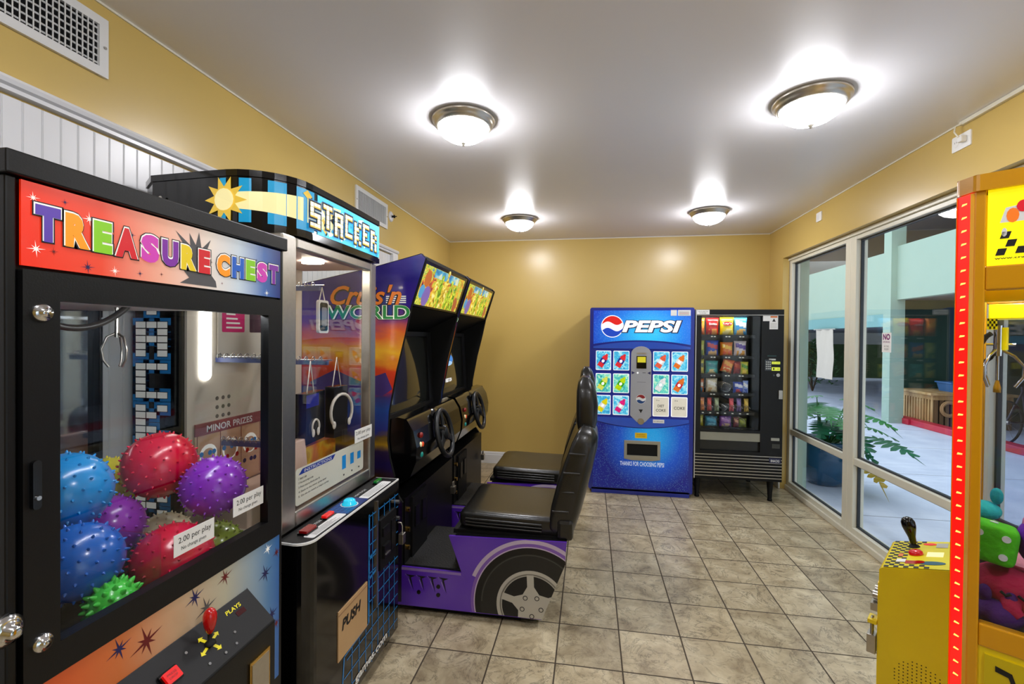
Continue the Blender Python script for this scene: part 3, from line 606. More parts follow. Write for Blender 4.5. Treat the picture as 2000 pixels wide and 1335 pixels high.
# side print: pixel block letters running down the near side
PIX = dict(S=['111', '100', '111', '001', '111'], T=['111', '010', '010', '010', '010'], A=['111', '101', '111', '101', '101'], C=['111', '100', '100', '100', '111'], K=['101', '110', '100', '110', '101'], E=['111', '100', '110', '100', '111'], R=['110', '101', '110', '101', '101'])
WPX = mat('side_letter_white', (240, 238, 232), .4, emit=.1); f5 = FY(A); m = MB()
z = 1.86
for ch in 'STACKER':
    for r, row in enumerate(PIX[ch]):
        for k, b_ in enumerate(row):
            if b_ == '1':
                x = -1.645 + k * .046; zz = z - r * .026
                m.rect(x - .012, zz - .038, x + .058, zz + .012, f5, .0006, BLUEP)
    for r, row in enumerate(PIX[ch]):
        for k, b_ in enumerate(row):
            if b_ == '1':
                x = -1.645 + k * .046; zz = z - r * .026; m.rect(x, zz - .026, x + .046, zz, f5, .001, INK); m.rect(x + .002, zz - .024, x + .044, zz - .002, f5, .0014, WPX)
    z -= .152
m.build('side_print', t)
# glass stickers
f6 = FX(SX - .022); m = MB().rplate(1.558, .872, 2.078, 1.01, .012, f6, 0, .0015, mat('frosted_instruction_plate', (214, 214, 200), .5))
m.flat([(1.575, .985), (1.60, 1.004), (1.83, 1.004), (1.81, .985)], f6, .002, mat('banner_blue', (30, 60, 160), .4)).text('INSTRUCTIONS', 1.61, .988, .19, .012, f6, .0024, WHITE)
for i, s in enumerate(('1. Insert coin', '2. Press start to begin to play', '3. Press stop as blocks pass by', '4. Stack to the minor prize level', '5. Go on to reach a major prize')):
    m.text(s, 1.575, .966 - i * .017, .05 + .045 * min(i, 3.4), .010, f6, .002, INK)
for i, (yy, hh) in enumerate(((1.885, .06), (1.955, .05), (2.02, .035))): m.rect(yy, .94 - hh / 2 + .01, yy + .032, .94 + hh / 2 + .01, f6, .002, BLUEP); m.rect(yy + .01, .89, yy + .02, .897, f6, .002, INK)
m.build('instruction_plate', t)
f7 = FX(SX + .001); MB().plate(1.955, 1.02, 2.12, 1.08, f7, 0, .001, lab).text('2.00 per play', 1.965, 1.05, .14, .02, f7, .0015, INK).text('No change given', 1.98, 1.028, .11, .013, f7, .0015, INK).build('price_label', t)
# header: plan outline extruded between two heights
hp = [(-1.64, A + .04), (-1.55, A - .022), (-1.34, A - .035)] + [(-1.235 + .20 * math.cos(a), A + .15 + .19 * math.sin(a)) for a in [-PI / 2 + PI / 2 * i / 8 for i in range(9)]] + [(-1.03, 1.80), (-1.035, 2.155), (-1.64, 2.155)]
hz0, hz1 = 1.868, 2.075
m = MB().prism(hp, FZ(0), hz0 + .012, hz1 - .012, BLACKG); grow = lambda k: [(-1.36 + (x + 1.36) * k, 1.78 + (y - 1.78) * k) for x, y in hp]
m.prism(grow(1.012), FZ(0), hz0, hz0 + .022, BLACKG).prism(grow(1.012), FZ(0), hz1 - .022, hz1, BLACKG)
hd = m.build('header', t, .004)
path = hp[2:14]; m = MB(); cum = [0]
for p, q in zip(path, path[1:]): cum.append(cum[-1] + math.hypot(q[0] - p[0], q[1] - p[1]))
def pt(s_, z, d):
    s_ = max(0, min(cum[-1] - 1e-6, s_)); i = max(k for k in range(len(cum)) if cum[k] <= s_); p, q = path[i], path[i + 1]; f = (s_ - cum[i]) / (cum[i + 1] - cum[i]); tx, ty = q[0] - p[0], q[1] - p[1]; l = math.hypot(tx, ty)
    return (p[0] + tx * f + ty / l * d, p[1] + ty * f - tx / l * d, z)
def strip(s0, s1, z0, z1, d, mm, n=8, sl=0.):
    v = []
    for i in range(n + 1):
        s_ = s0 + (s1 - s0) * i / n; v += [pt(s_, z0, d), pt(s_ + sl, z1, d)]
    m.add(v, [(2 * i, 2 * i + 2, 2 * i + 3, 2 * i + 1) for i in range(n)], mm)
def spoly(poly, d, mm): m.add([pt(a, b, d) for a, b in poly], [tuple(range(len(poly)))], mm)
LS = cum[-1]; CYA = mat('header_cyan', (20, 150, 200), .3, emit=.25); SAND = mat('header_cream', (235, 222, 160), .3, emit=.35); CYL = mat('header_lit_cyan', (60, 170, 205), .3, emit=.7); LCR = mat('header_lit_cream', (250, 240, 190), .3, emit=.75); GOLD = mat('header_gold', (205, 170, 60), .3, emit=.4)
Z0, Z1 = hz0 + .028, hz1 - .028
for a, b_ in ((.08, .105), (.15, .19), (.24, .30), (.335, .42)): strip(a, b_, Z0, Z1, .002, CYA, 6)
strip(.44, LS, Z0, Z1, .0022, CYL, 14)
v = []
for i in range(13):
    f = i / 12; s_ = .10 + (LS * .62 - .10) * f; v += [pt(s_, 1.972 - .028 - .03 * f, .0032), pt(s_, 1.972 + .024 + .034 * f, .0032)]
m.add(v, [(2 * i, 2 * i + 2, 2 * i + 3, 2 * i + 1) for i in range(12)], SAND)
for i in range(26):
    s_ = .45 + random.random() * (LS - .47); zz = Z0 + .004 + random.random() * (Z1 - Z0 - .03); k = .01 + .02 * random.random(); a = random.random() * 3
    spoly([(s_ + k * math.cos(a + q) * (.9 if q else 1.5), min(Z1, max(Z0, zz + .8 * k * math.sin(a + q)))) for q in (0, 2.0, 4.1)], .0036 + i * .00003, (LCR, CYA, LCR, INK)[i % 4])
for s_, zz in ((.38, 2.03), (.47, 2.02), (.475, 1.955), (.485, 1.92), (.53, 2.0)):
    k = .02 if s_ < .4 else .013; spoly([(s_ - k, zz), (s_, zz + k * .8), (s_ + k * 1.2, zz - k * .2), (s_ + k * .3, zz - k)], .0046, GOLD); spoly([(s_ + k * .3, zz - k), (s_ + k * 1.2, zz - k * .2), (s_ + k * 1.3, zz - k), (s_ + k * .5, zz - k * 1.6)], .0046, INK)
p = []
for i in range(20): q = .078 if i % 2 == 0 else .042; p.append((.10 + q * math.cos(PI * i / 10), 1.972 + q * 1.05 * math.sin(PI * i / 10)))
spoly(p, .0048, GOLD); spoly([(.10 + .036 * math.cos(PI * i / 8), 1.972 + .038 * math.sin(PI * i / 8)) for i in range(16)], .0075, SAND)
m.build('header_art', hd)
m = MB(); s0 = LS - .575
for ch in 'STACKER':
    z = 1.915 + (.012 if ch in 'TCE' else 0)
    for lay, (mm, d, e) in enumerate(((BLUEP, .0062, .008), (INK, .0066, .0055), (LCR, .0072, -.001))):
        for r, row in enumerate(PIX[ch]):
            for k, b_ in enumerate(row):
                if b_ == '1':
                    a, b2 = s0 + k * .0205, z + (4 - r) * .019; m.add([pt(a - e, b2 - e, d), pt(a + .0205 + e, b2 - e, d), pt(a + .0205 + e, b2 + .019 + e, d), pt(a - e, b2 + .019 + e, d)], [(0, 1, 2, 3)], mm)
                    if lay == 2 and (r == 4 or PIX[ch][r + 1][k] == '0'): m.add([pt(a, b2, d + .0004), pt(a + .0205, b2, d + .0004), pt(a + .0205, b2 + .006, d + .0004), pt(a, b2 + .006, d + .0004)], [(0, 1, 2, 3)], GOLD)
    s0 += .079
m.build('lettering', hd)
MB().cyl(-1.50, 1.99, .007, FY(A - .035), 0, .004, STEEL, 10).cyl(-1.55, 1.93, .03, FY(A - .03), 0, .003, WHITE, 16).build('side_bolt', hd)
# prizes hanging from the prongs
HB = mat('headphone_box_black', (22, 22, 30), .25, coat=.3); HBB = mat('headphone_box_blue', (25, 30, 150), .3)
def hp_box(x0, y0, z0, wx, wy, hz, rz, label, blue=True):
    M_ = Matrix.Translation((x0, y0, z0)) @ Matrix.Rotation(rz, 4, 'Z'); o = thing('headphone_box', label, 'boxed headphones', group='prizes hanging in the stacking game', M=M_)
    Fw = M_ @ frame((wx / 2, 0, 0), (0, 1, 0), (0, 0, 1)); m = MB().box(-wx / 2, -wy / 2, 0, wx / 2, wy / 2, hz, HB, M_)
    m.rect(-wy / 2, hz * .72, wy / 2 * .3, hz * .97, Fw, .0006, HBB if blue else HB)
    m.build('carton', o, .002)
    m = MB(); cx, cz, r = (-wy * .05, hz * .30, hz * .15) if blue else (0, hz * .5, hz * .34)
    a0 = [(cx + r * math.cos(a), cz + r * math.sin(a)) for a in [PI * 1.25 - PI * 1.5 * i / 16 for i in range(17)]]
    m.tube([Fw @ Vector((p[0] * 1, p[1], .003)) for p in a0], .005 if blue else .007, RINGW, 6)
    for p in (a0[0], a0[-1]): m.ball((0, 0, 0), (.012, .018, .005), RINGW, 12, 8, Fw @ Matrix.Translation((p[0], p[1], .004)))
    m.build('headphone_picture', o)
    m = MB().tube([M_ @ Vector((0, -.03, hz)), M_ @ Vector((0, 0, hz + .13)), M_ @ Vector((0, .03, hz))], .0025, RINGW, 6); m.build('hang_strap', o)
hp_box(-1.17, 1.80, 1.06, .05, .17, .21, .12, 'black and blue headphone box hanging behind the stacking game window')
hp_box(-1.145, 1.965, 1.05, .05, .10, .23, -.1, 'narrow black box with a big white headphone picture, right of the blue one', False)
o = thing('phone_case', 'small clear pack with a dark rounded case on the upper prong', 'prize', (-1.13, 1.82, 1.50), group='prizes hanging in the stacking game')
f8 = FX(-1.135); MB().rplate(1.785, 1.52, 1.86, 1.66, .012, f8, 0, .012, RINGW).rplate(1.795, 1.53, 1.85, 1.65, .01, f8, .012, .014, DARK).rplate(1.803, 1.55, 1.842, 1.63, .008, f8, .014, .015, STEEL).build('blister_pack', o)
MB().tube([(-1.13, 1.80, 1.66), (-1.13, 1.82, 1.715), (-1.13, 1.84, 1.66)], .0025, RINGW, 6).build('hang_strap', o)
o = thing('paper_prize_bag', 'pale pink paper bag standing at the left end of the stacking game window', 'prize', (-1.16, 1.62, .90), group='prizes hanging in the stacking game')
v = [(-1.2, 1.56, .90), (-1.12, 1.56, .90), (-1.12, 1.72, .90), (-1.2, 1.72, .90), (-1.18, 1.555, 1.09), (-1.14, 1.555, 1.09), (-1.14, 1.725, 1.09), (-1.18, 1.725, 1.09)]
MB().add(v, [(3, 2, 1, 0), (4, 5, 6, 7), (0, 1, 5, 4), (1, 2, 6, 5), (2, 3, 7, 6), (3, 0, 4, 7)], mat('pink_paper', (225, 190, 172), .6, bump=.6, scale=30)).build('bag_body', o, .006)
o = thing('orange_prize_pack', 'orange and yellow prize pack low behind the headphone boxes', 'prize', (-1.2, 1.9, .90), group='prizes hanging in the stacking game')
MB().rplate(1.76, .902, 2.0, 1.04, .02, FX(-1.22), 0, .05, noise_mat('orange_prize_print', [(.35, (225, 90, 10)), (.5, (240, 150, 20)), (.62, (245, 205, 60)), (.75, (150, 50, 20))], 9)).build('carton', o, .004)

# ------------------------------------------------------------------ racing cabinets
def racer(y0, label):
    yN, yF = y0, y0 + .90; yc = y0 + .45
    t = thing('racing_game_cabinet', label, 'arcade machine', (-.9, yc, 0), group='driving games side by side')
    prof = [(-1.66, .06), (-1.0, .06), (-1.0, .60), (-1.06, .685), (-1.048, .742), (-1.075, .84), (-1.088, .937), (-1.08, 1.1), (-1.037, 1.331), (-.99, 1.52), (-.958, 1.672), (-.876, 1.93), (-.90, 1.953), (-1.16, 1.888), (-1.66, 1.785)]
    fN = FY(yN); art = ramp_mat('sunset_side_art', 'Z', [(.06, (18, 10, 30)), (.62, (30, 14, 50)), (.70, (120, 80, 20)), (.74, (50, 30, 10)), (.80, (30, 20, 70)), (.88, (40, 25, 60)), (.93, (170, 130, 20)), (.97, (90, 70, 30)), (.99, (20, 40, 130)), (1.12, (20, 70, 150)), (1.20, (50, 45, 110)), (1.24, (190, 40, 20)), (1.34, (215, 60, 10)), (1.42, (250, 190, 30)), (1.50, (235, 100, 20)), (1.58, (120, 40, 130)), (1.68, (50, 20, 150)), (1.82, (30, 15, 130)), (1.92, (90, 80, 170)), (1.96, (150, 140, 190))], namp=.11, nscale=3.2, stretch=(1, 1, 2.4), detail=7., emit=.05, coat=.25)
    m = MB().prism(prof, fN, -.018, 0, BLACKM); m.flat([(x, z) for x, z in prof], fN, .0006, art)
    sp = m.build('side_panel', t)
    m = MB(); n = len(prof)
    for i in range(2, n - 1):
        (xa, za), (xb, zb) = prof[i], prof[i + 1]; m.tube([(xa, yN + .009, za), (xb, yN + .009, zb)], .006, BLACKM, 6)
    m.build('edge_trim', sp)
    # title lettering on the side
    m = MB(); GRN, OR_ = mat('title_green', (40, 150, 70), .3, emit=.08), mat('title_orange', (240, 130, 40), .3, emit=.1)
    m.text("Cruis'n", -1.43, 1.675, .42, .115, fN, .0014, INK, .05, .35).text("Cruis'n", -1.43, 1.68, .42, .11, fN, .002, OR_, .02, .35)
    m.disc(-1.10, 1.665, .062, fN, .0010, mat('globe_blue', (30, 60, 150), .3), 24)
    for i in range(4): m.rect(-1.10, 1.69 + i * .011, -.985, 1.696 + i * .011, fN, .0012, LT)
    for mm, d, o, b in ((INK, .0014, .004, .10), (LT, .002, 0, .06), (GRN, .0026, -.002, .02)): m.text('WORLD', -1.46 - o, 1.60 - o, .50 + 2 * o, .08 + 2 * o, fN, d, mm, b)
    m.build('side_lettering', sp); m = MB()
    m.flat([(-1.40, 1.32), (-1.25, 1.26), (-1.1, 1.31), (-1.06, 1.22), (-1.12, 1.18), (-1.3, 1.2), (-1.5, 1.16), (-1.55, 1.25)], fN, .0010, mat('purple_ridge_print', (70, 50, 130), .4)); m.build('ridge_print', sp); m = MB()
    for i in range(7): m.disc(-1.12 - .07 * i, .70 + .03 * (i % 3), .035, fN, .0010, [mat('gold_crowd', (190, 130, 20), .4), mat('brown_crowd', (70, 40, 15), .4)][i % 2], 10)
    m.build('crowd_print', sp)
    m = MB().prism(prof, FY(yF), -.02, 0, BLACKM); m.build('side_panel', t)
    # shell between the sides
    m = MB(); a, b = yN + .018, yF
    m.box(-1.66, a, .06, -1.64, b, 1.78, BLACKM).box(-1.64, a, .06, -.99, b, .62, BLACK)
    m.prism([(-1.66, 1.77), (-.90, 1.935), (-.90, 1.953), (-1.66, 1.788)], FY(b), 0, b - a, BLACKM)
    m.prism([(-.965, 1.672), (-.955, 1.672), (-1.24, 1.53), (-1.25, 1.54)], FY(b), 0, b - a, BLACKM)
    m.build('cabinet_shell', t)
    fm = frame((-.965, a, 1.678), (0, 1, 0), (.082 * 1.0, 0, .25)); L_ = math.hypot(.082, .25)
    ma = noise_mat('cartoon_header_art', [(.30, (40, 50, 60)), (.37, (170, 60, 40)), (.42, (225, 140, 50)), (.47, (225, 205, 60)), (.52, (110, 160, 30)), (.57, (230, 220, 90)), (.63, (170, 180, 60)), (.69, (60, 140, 170)), (.76, (70, 60, 110))], 15, .3, .42, 6, 1.6)
    m = MB().plate(0, 0, b - a, L_ - .002, fm, -.01, .002, BLACKG).rect(.03, .012, b - a - .06, L_ - .02, fm, .003, ma)
    m.rect(.20, L_ * .72, b - a - .20, L_ - .022, fm, .0034, noise_mat('header_sky', [(.35, (40, 120, 170)), (.5, (70, 170, 205)), (.65, (220, 225, 190))], 12, .3, .4, 4, 1))
    LG, YG = noise_mat('header_lime', [(.38, (60, 110, 20)), (.5, (150, 185, 30)), (.62, (225, 225, 80))], 26, .3, .4, 5, 1), noise_mat('header_yellow', [(.38, (150, 110, 20)), (.5, (225, 195, 50)), (.62, (245, 235, 150))], 26, .3, .42, 5, 1)
    for i, (cx, w_, h_) in enumerate(((.36, .05, .2), (.45, .055, .24), (.56, .05, .19), (.28, .04, .15), (.66, .045, .17))):
        mm = (LG, YG)[i % 2]; m.flat([(cx - w_, .015), (cx - w_ * .3, .015), (cx, h_ * .4), (cx + w_ * .3, .015), (cx + w_, .015), (cx + w_ * .7, h_ * .7), (cx + w_ * .9, h_ * .75), (cx, h_ * .95), (cx - w_ * .9, h_ * .6)], fm, .0038 + i * .0003, mm); m.disc(cx, h_, .022, fm, .0042 + i * .0003, mm, 12)
    for cx, cz, r, c in ((.12, .17, .05, OR_), (.16, .07, .06, mat('header_violet', (140, 110, 190), .3, emit=.25)), (.08, .09, .04, mat('header_skyblue', (90, 170, 220), .3, emit=.25)), (.74, .06, .05, mat('header_rust', (170, 90, 50), .3, emit=.4))): m.disc(cx, cz, r, fm, .0036, c, 14)
    m.build('header', t)
    # screen
    fs = frame((-1.145, a, 1.02), (0, 1, 0), (-.03, 0, .51)); SL = math.hypot(.03, .51)
    m = MB().ring_frame(0, 0, b - a, SL + .01, (.09, .03, .09, .03), fs, -.02, .012, BLACKM); m.build('bezel', t)
    nx_, nz_ = 14, 12; v = [(.085 + (b - a - .17) * i / nx_, .02 + (SL - .03) * j / nz_, -.014 + .016 * (1 - (2 * i / nx_ - 1) ** 2) + .010 * (1 - (2 * j / nz_ - 1) ** 2)) for j in range(nz_ + 1) for i in range(nx_ + 1)]
    MB().add(v, [(j * (nx_ + 1) + i, j * (nx_ + 1) + i + 1, (j + 1) * (nx_ + 1) + i + 1, (j + 1) * (nx_ + 1) + i) for j in range(nz_) for i in range(nx_)], mat('dark_crt_glass', (40, 42, 38), .03, coat=1., spec=.8), True, fs).build('screen', t)
    # dashboard
    dp = [(-1.15, 1.03), (-1.04, 1.065), (-.985, 1.055), (-.945, .99), (-.925, .90), (-.93, .82), (-.965, .73), (-1.05, .69), (-1.15, .66)]
    m = MB().prism(dp, FY(b), .0, b - a, BLACKG); m.build('dashboard', t, .012)
    D = Matrix.Translation((-1.05, yc, .91)) @ Matrix.Rotation(PI / 2, 4, 'Y')
    MB().lathe([(.15, 0), (.152, .05), (.14, .085), (.105, .105), (.06, .112), (.045, .115), (.04, .155), (0, .156)], D, BLACKG, 28).build('steering_column', t)
    for k, (yy, zz, c) in enumerate(((.10, .955, (120, 20, 15)), (.115, .90, (220, 70, 20)), (.085, .905, (230, 220, 170)), (.105, .845, (20, 130, 120)))):
        MB().lathe([(.016, 0), (.016, .006), (.012, .012), (0, .014)], Matrix.Translation((-.935 + (0 if k < 3 else .0), yN + yy, zz)) @ Matrix.Rotation(PI / 2, 4, 'Y'), mat('dash_button_%s' % ('maroon', 'orange', 'ivory', 'teal')[k], c, .3, emit=.15), 14).build('dash_button', t)
    # wheel
    Wm = Matrix.Translation((-.905, yc, .90)) @ Matrix.Rotation(-.22, 4, 'Y')
    r = MB(); r.tube([(0, .135 * math.cos(a_), .145 * math.sin(a_)) for a_ in [2 * PI * i / 40 for i in range(40)]], .0155, mat('wheel_rubber', (26, 27, 29), .38), 10, True, Wm); wo = r.build('steering_wheel', t)
    h_ = MB().lathe([(0, .022), (.03, .020), (.045, .01), (.048, -.02), (.04, -.04)], Wm @ Matrix.Rotation(PI / 2, 4, 'Y'), BLACK, 20); h_.build('hub', wo)
    for a_ in (PI / 2 + .0, PI / 2 + 2.1, PI / 2 - 2.1):
        q = MB(); d = Vector((0, math.cos(a_), math.sin(a_))); e = Vector((0, -math.sin(a_), math.cos(a_)))
        q.loft([[d * rr + e * s1 * ww + Vector((xx + s2 * .006, 0, 0)) for s1, s2 in ((-1, -1), (1, -1), (1, 1), (-1, 1))] for rr, ww, xx in ((.035, .03, -.0), (.09, .02, .002), (.132, .026, 0))], BLACK); q.v = [tuple(Wm @ Vector(p)) for p in q.v]; q.build('spoke', wo, .003)
    # coin box and pedals on the pedestal front
    m = MB(); fx = FX(-.99)
    m.plate(yN + .10, .12, yN + .34, .60, fx, 0, .012, BLACKM).plate(yN + .13, .42, yN + .19, .54, fx, .012, .02, BLACK).plate(yN + .24, .42, yN + .30, .54, fx, .012, .02, BLACK); cdr = m.build('coin_door', t, .003)
    for z in (.55, .44, .34): MB().cyl(yN + .05, z, .010, fx, 0, .016, BRASS, 12, .014).build('lock', cdr)
    MB().tube([(-.955, yF - .10, .44), (-.955, yF - .10, .47), (-.955, yF - .07, .47), (-.955, yF - .07, .44)], .005, STEEL).box(-.97, yF - .108, .39, -.94, yF - .062, .44, STEEL).build('padlock', cdr, .003)
    # floor base with printed car side
    bw = yN + .56; SLB = [(-1.02, .045), (-1.02, .255), (-.662, .251), (-.734, .443), (-.106, .459), (-.118, .33), (-.231, .045)]
    m = MB().prism(SLB[:3] + [(-.70, .30), (-.70, .45), (-.106, .459), (-.118, .33), (-.231, .045)], FY(bw), 0, bw - yN - .012, BLACK); m.box(-.95, yN + .05, 0, -.35, bw - .05, .045, BLACKM); base = m.build('base', t)
    MB().box(-1.0, yN + .02, .252, -.67, bw - .02, .26, mat('black_ribbed_mat', (20, 20, 20), .55, bump=1., scale=120)).build('foot_mat', base)
    pur = noise_mat('purple_car_body', [(.25, (60, 20, 140)), (.5, (84, 40, 165)), (.8, (108, 66, 178))], 2.2, .25, .03, 1, .2, coat=.5)
    car = MB().prism(SLB, fN, -.016, 0, pur)
    clipP = [(0, 1, -.049), (-1, .0, -.112), (-(.33 - .045), (-.118 + .231), -(-(.33 - .045) * -.231 + (-.118 + .231) * .045)), (0, -1, .455)]
    def cpoly(poly, d, mm):
        q = clip(poly, clipP)
        if len(q) >= 3: car.flat(q, fN, d, mm)
    cx, cz = -.285, .112
    def ringp(r0, r1, a0, a1, d, mm, n=40):
        for i in range(n):
            p, q = a0 + (a1 - a0) * i / n, a0 + (a1 - a0) * (i + 1) / n
            cpoly([(cx + r0 * math.cos(p), cz + r0 * math.sin(p)), (cx + r1 * math.cos(p), cz + r1 * math.sin(p)), (cx + r1 * math.cos(q), cz + r1 * math.sin(q)), (cx + r0 * math.cos(q), cz + r0 * math.sin(q))], d, mm)
    ringp(.325, .345, .3, 2.75, .0010, LAV); ringp(.300, .325, .1, PI + .2, .0008, mat('violet_print', (130, 90, 180), .3)); ringp(0, .306, -.3, PI + .4, .0012, mat('wheel_arch_print', (8, 8, 8), .5)); ringp(.303, .309, .2, PI + .3, .0013, LAV)
    ringp(0, .272, -.4, PI + .5, .0016, mat('tyre_print', (28, 28, 27), .5)); ringp(.262, .268, 0, PI, .0018, mat('tyre_edge_print', (62, 62, 58), .5)); ringp(0, .185, -.5, PI + .6, .002, SIL); ringp(.160, .168, -.5, PI + .6, .0022, SILD); ringp(0, .156, -.6, PI + .7, .0024, INK)
    for k in range(5):
        a_ = PI / 2 + .05 + 2 * PI * k / 5; d = (math.cos(a_), math.sin(a_)); e = (-d[1], d[0])
        cpoly([(cx + d[0] * r_ + e[0] * w_, cz + d[1] * r_ + e[1] * w_) for r_, w_ in ((0, -.06), (.05, -.05), (.10, -.018), (.162, -.018), (.162, .018), (.10, .018), (.05, .05), (0, .06))], .0028 + .0001 * k, SIL)
    ringp(0, .07, 0, 2 * PI, .0034, SIL, 24)
    for k in range(5):
        a_ = PI / 2 + .68 + 2 * PI * k / 5; bx_, bz_ = cx + .052 * math.cos(a_), cz + .052 * math.sin(a_)
        for r_, d, mm in ((.013, .0038, INK), (.009, .0042, SIL)): cpoly([(bx_ + r_ * math.cos(q), bz_ + r_ * math.sin(q)) for q in [2 * PI * i / 12 for i in range(12)]], d, mm)
    for k in range(4):
        x = -.975 + .062 * k; car.flat([(x, .215), (x + .055, .212), (x + .03, .20), (x + .045, .13), (x + .022, .19), (x + .02, .205)], fN, .0012, INK); car.flat([(x - .004, .217), (x, .215), (x + .018, .19), (x + .034, .14), (x + .012, .2)], fN, .0011, LAV)
    car.flat([(-1.0, .253), (-.665, .249), (-.665, .236), (-1.0, .238)], fN, .0008, mat('pale_violet_print', (150, 120, 190), .3))
    for x, z in ((-.79, .165), (-.79, .12), (-.90, .125)): car.cyl(x, z, .011, fN, 0, .004, BLACKG, 10)
    car.build('car_side_panel', base)
    MB().box(-.72, yN + .04, .445, -.13, bw - .03, .468, BLACKM).build('seat_rail', t)
    # seat
    ys, yw = yN + .305, .262
    VIN = mat('black_vinyl', (24, 23, 21), .30, coat=.15, bump=.12, scale=160)
    def sect(cxx, czz, nx, nz, w_, tk, bol=0., n=28):
        out = []
        for i in range(n):
            a_ = 2 * PI * i / n; pw = lambda v_, e: math.copysign(abs(v_) ** e, v_); yy = w_ * pw(math.cos(a_), .45); q = tk * pw(math.sin(a_), .6)
            if q > 0: q = q * (1 - bol) + bol * tk * 1.0 * (abs(yy) / w_) ** 3
            out.append((cxx + nx * q, ys + yy, czz + nz * q))
        return out
    m = MB(); secs = []
    for x, zt, tk, ww in ((-.695, .515, .02, .80), (-.69, .515, .045, .93), (-.665, .515, .062, .98), (-.60, .513, .068, 1), (-.45, .508, .068, 1), (-.30, .505, .07, 1), (-.18, .503, .072, 1), (-.13, .50, .066, .98)):
        secs.append(sect(x, zt, 0, 1, yw * ww, tk, .35))
    m.loft(secs, VIN)
    se = m.build('seat_cushion', t)
    for sg in (-1, 1):
        m = MB()
        for k in range(3):
            z = .497 + .017 * k; m.tube([(-.655, ys + sg * yw * .985, z - .004), (-.60, ys + sg * (yw + .003), z - .004), (-.24, ys + sg * (yw + .003), z - .01)], .006, VIN, 8)
        m.build('seat_ribbing', se)
    m = MB(); bm_ = [(-.16, .455, .055, .25), (-.155, .50, .082, .268), (-.135, .60, .095, .268), (-.105, .72, .095, .262), (-.07, .84, .09, .25), (-.04, .94, .082, .238), (-.025, .99, .07, .225), (-.02, 1.02, .05, .20), (-.018, 1.035, .03, .17)]
    secs = []
    for x, z, tk, ww in bm_: secs.append(sect(x + .01, z, -.97, .25, ww, tk, .45))
    m.loft(secs, VIN); sb = m.build('seat_back', t)
    m = MB(); secs = []
    for x, z, tk, ww in ((-.018, 1.0, .05, .13), (-.016, 1.05, .062, .135), (-.014, 1.14, .064, .132), (-.018, 1.21, .058, .122), (-.022, 1.26, .045, .10), (-.022, 1.29, .022, .06)): secs.append(sect(x, z, -1, .1, ww, tk, .1))
    m.loft(secs, VIN); m.build('headrest', t)
    m = MB().box(-.16, ys - .28, .45, -.075, ys + .28, .56, VIN); m.build('seat_bracket', t, .02)
    m = MB()
    for k in range(4): m.tube([(-.185 + .028 * k, ys - .262 + .006 * k, .60 + .10 * k), (-.10 + .028 * k, ys - .266 + .006 * k, .60 + .10 * k)], .007, VIN, 6)
    m.build('stitching', sb)
    return t
racer(2.385, 'nearer driving game with purple sunset side art, black bucket seat and printed tyre')
racer_far = racer(3.315, 'farther driving game in the corner, its seat seen behind the nearer one')
for ch in racer_far.children:
    if ch.name.split('.')[0] in ('seat_cushion', 'seat_back', 'headrest', 'seat_bracket'): ch.location.y -= .05
fs = frame((-1.132, 3.333, 1.02), (0, 1, 0), (-.03, 0, .51))
MB().disc(.33, .30, .14, fs, .001, mat('screen_blue', (30, 120, 200), .1, emit=.5), 24, .05).disc(.33, .27, .12, fs, .0012, mat('screen_pale', (150, 190, 225), .1, emit=.5), 24, .02).text('INSERT COIN', .25, .12, .16, .03, fs, .0014, mat('screen_white', (230, 230, 230), .2, emit=.6), .03).build('screen_picture', racer_far)

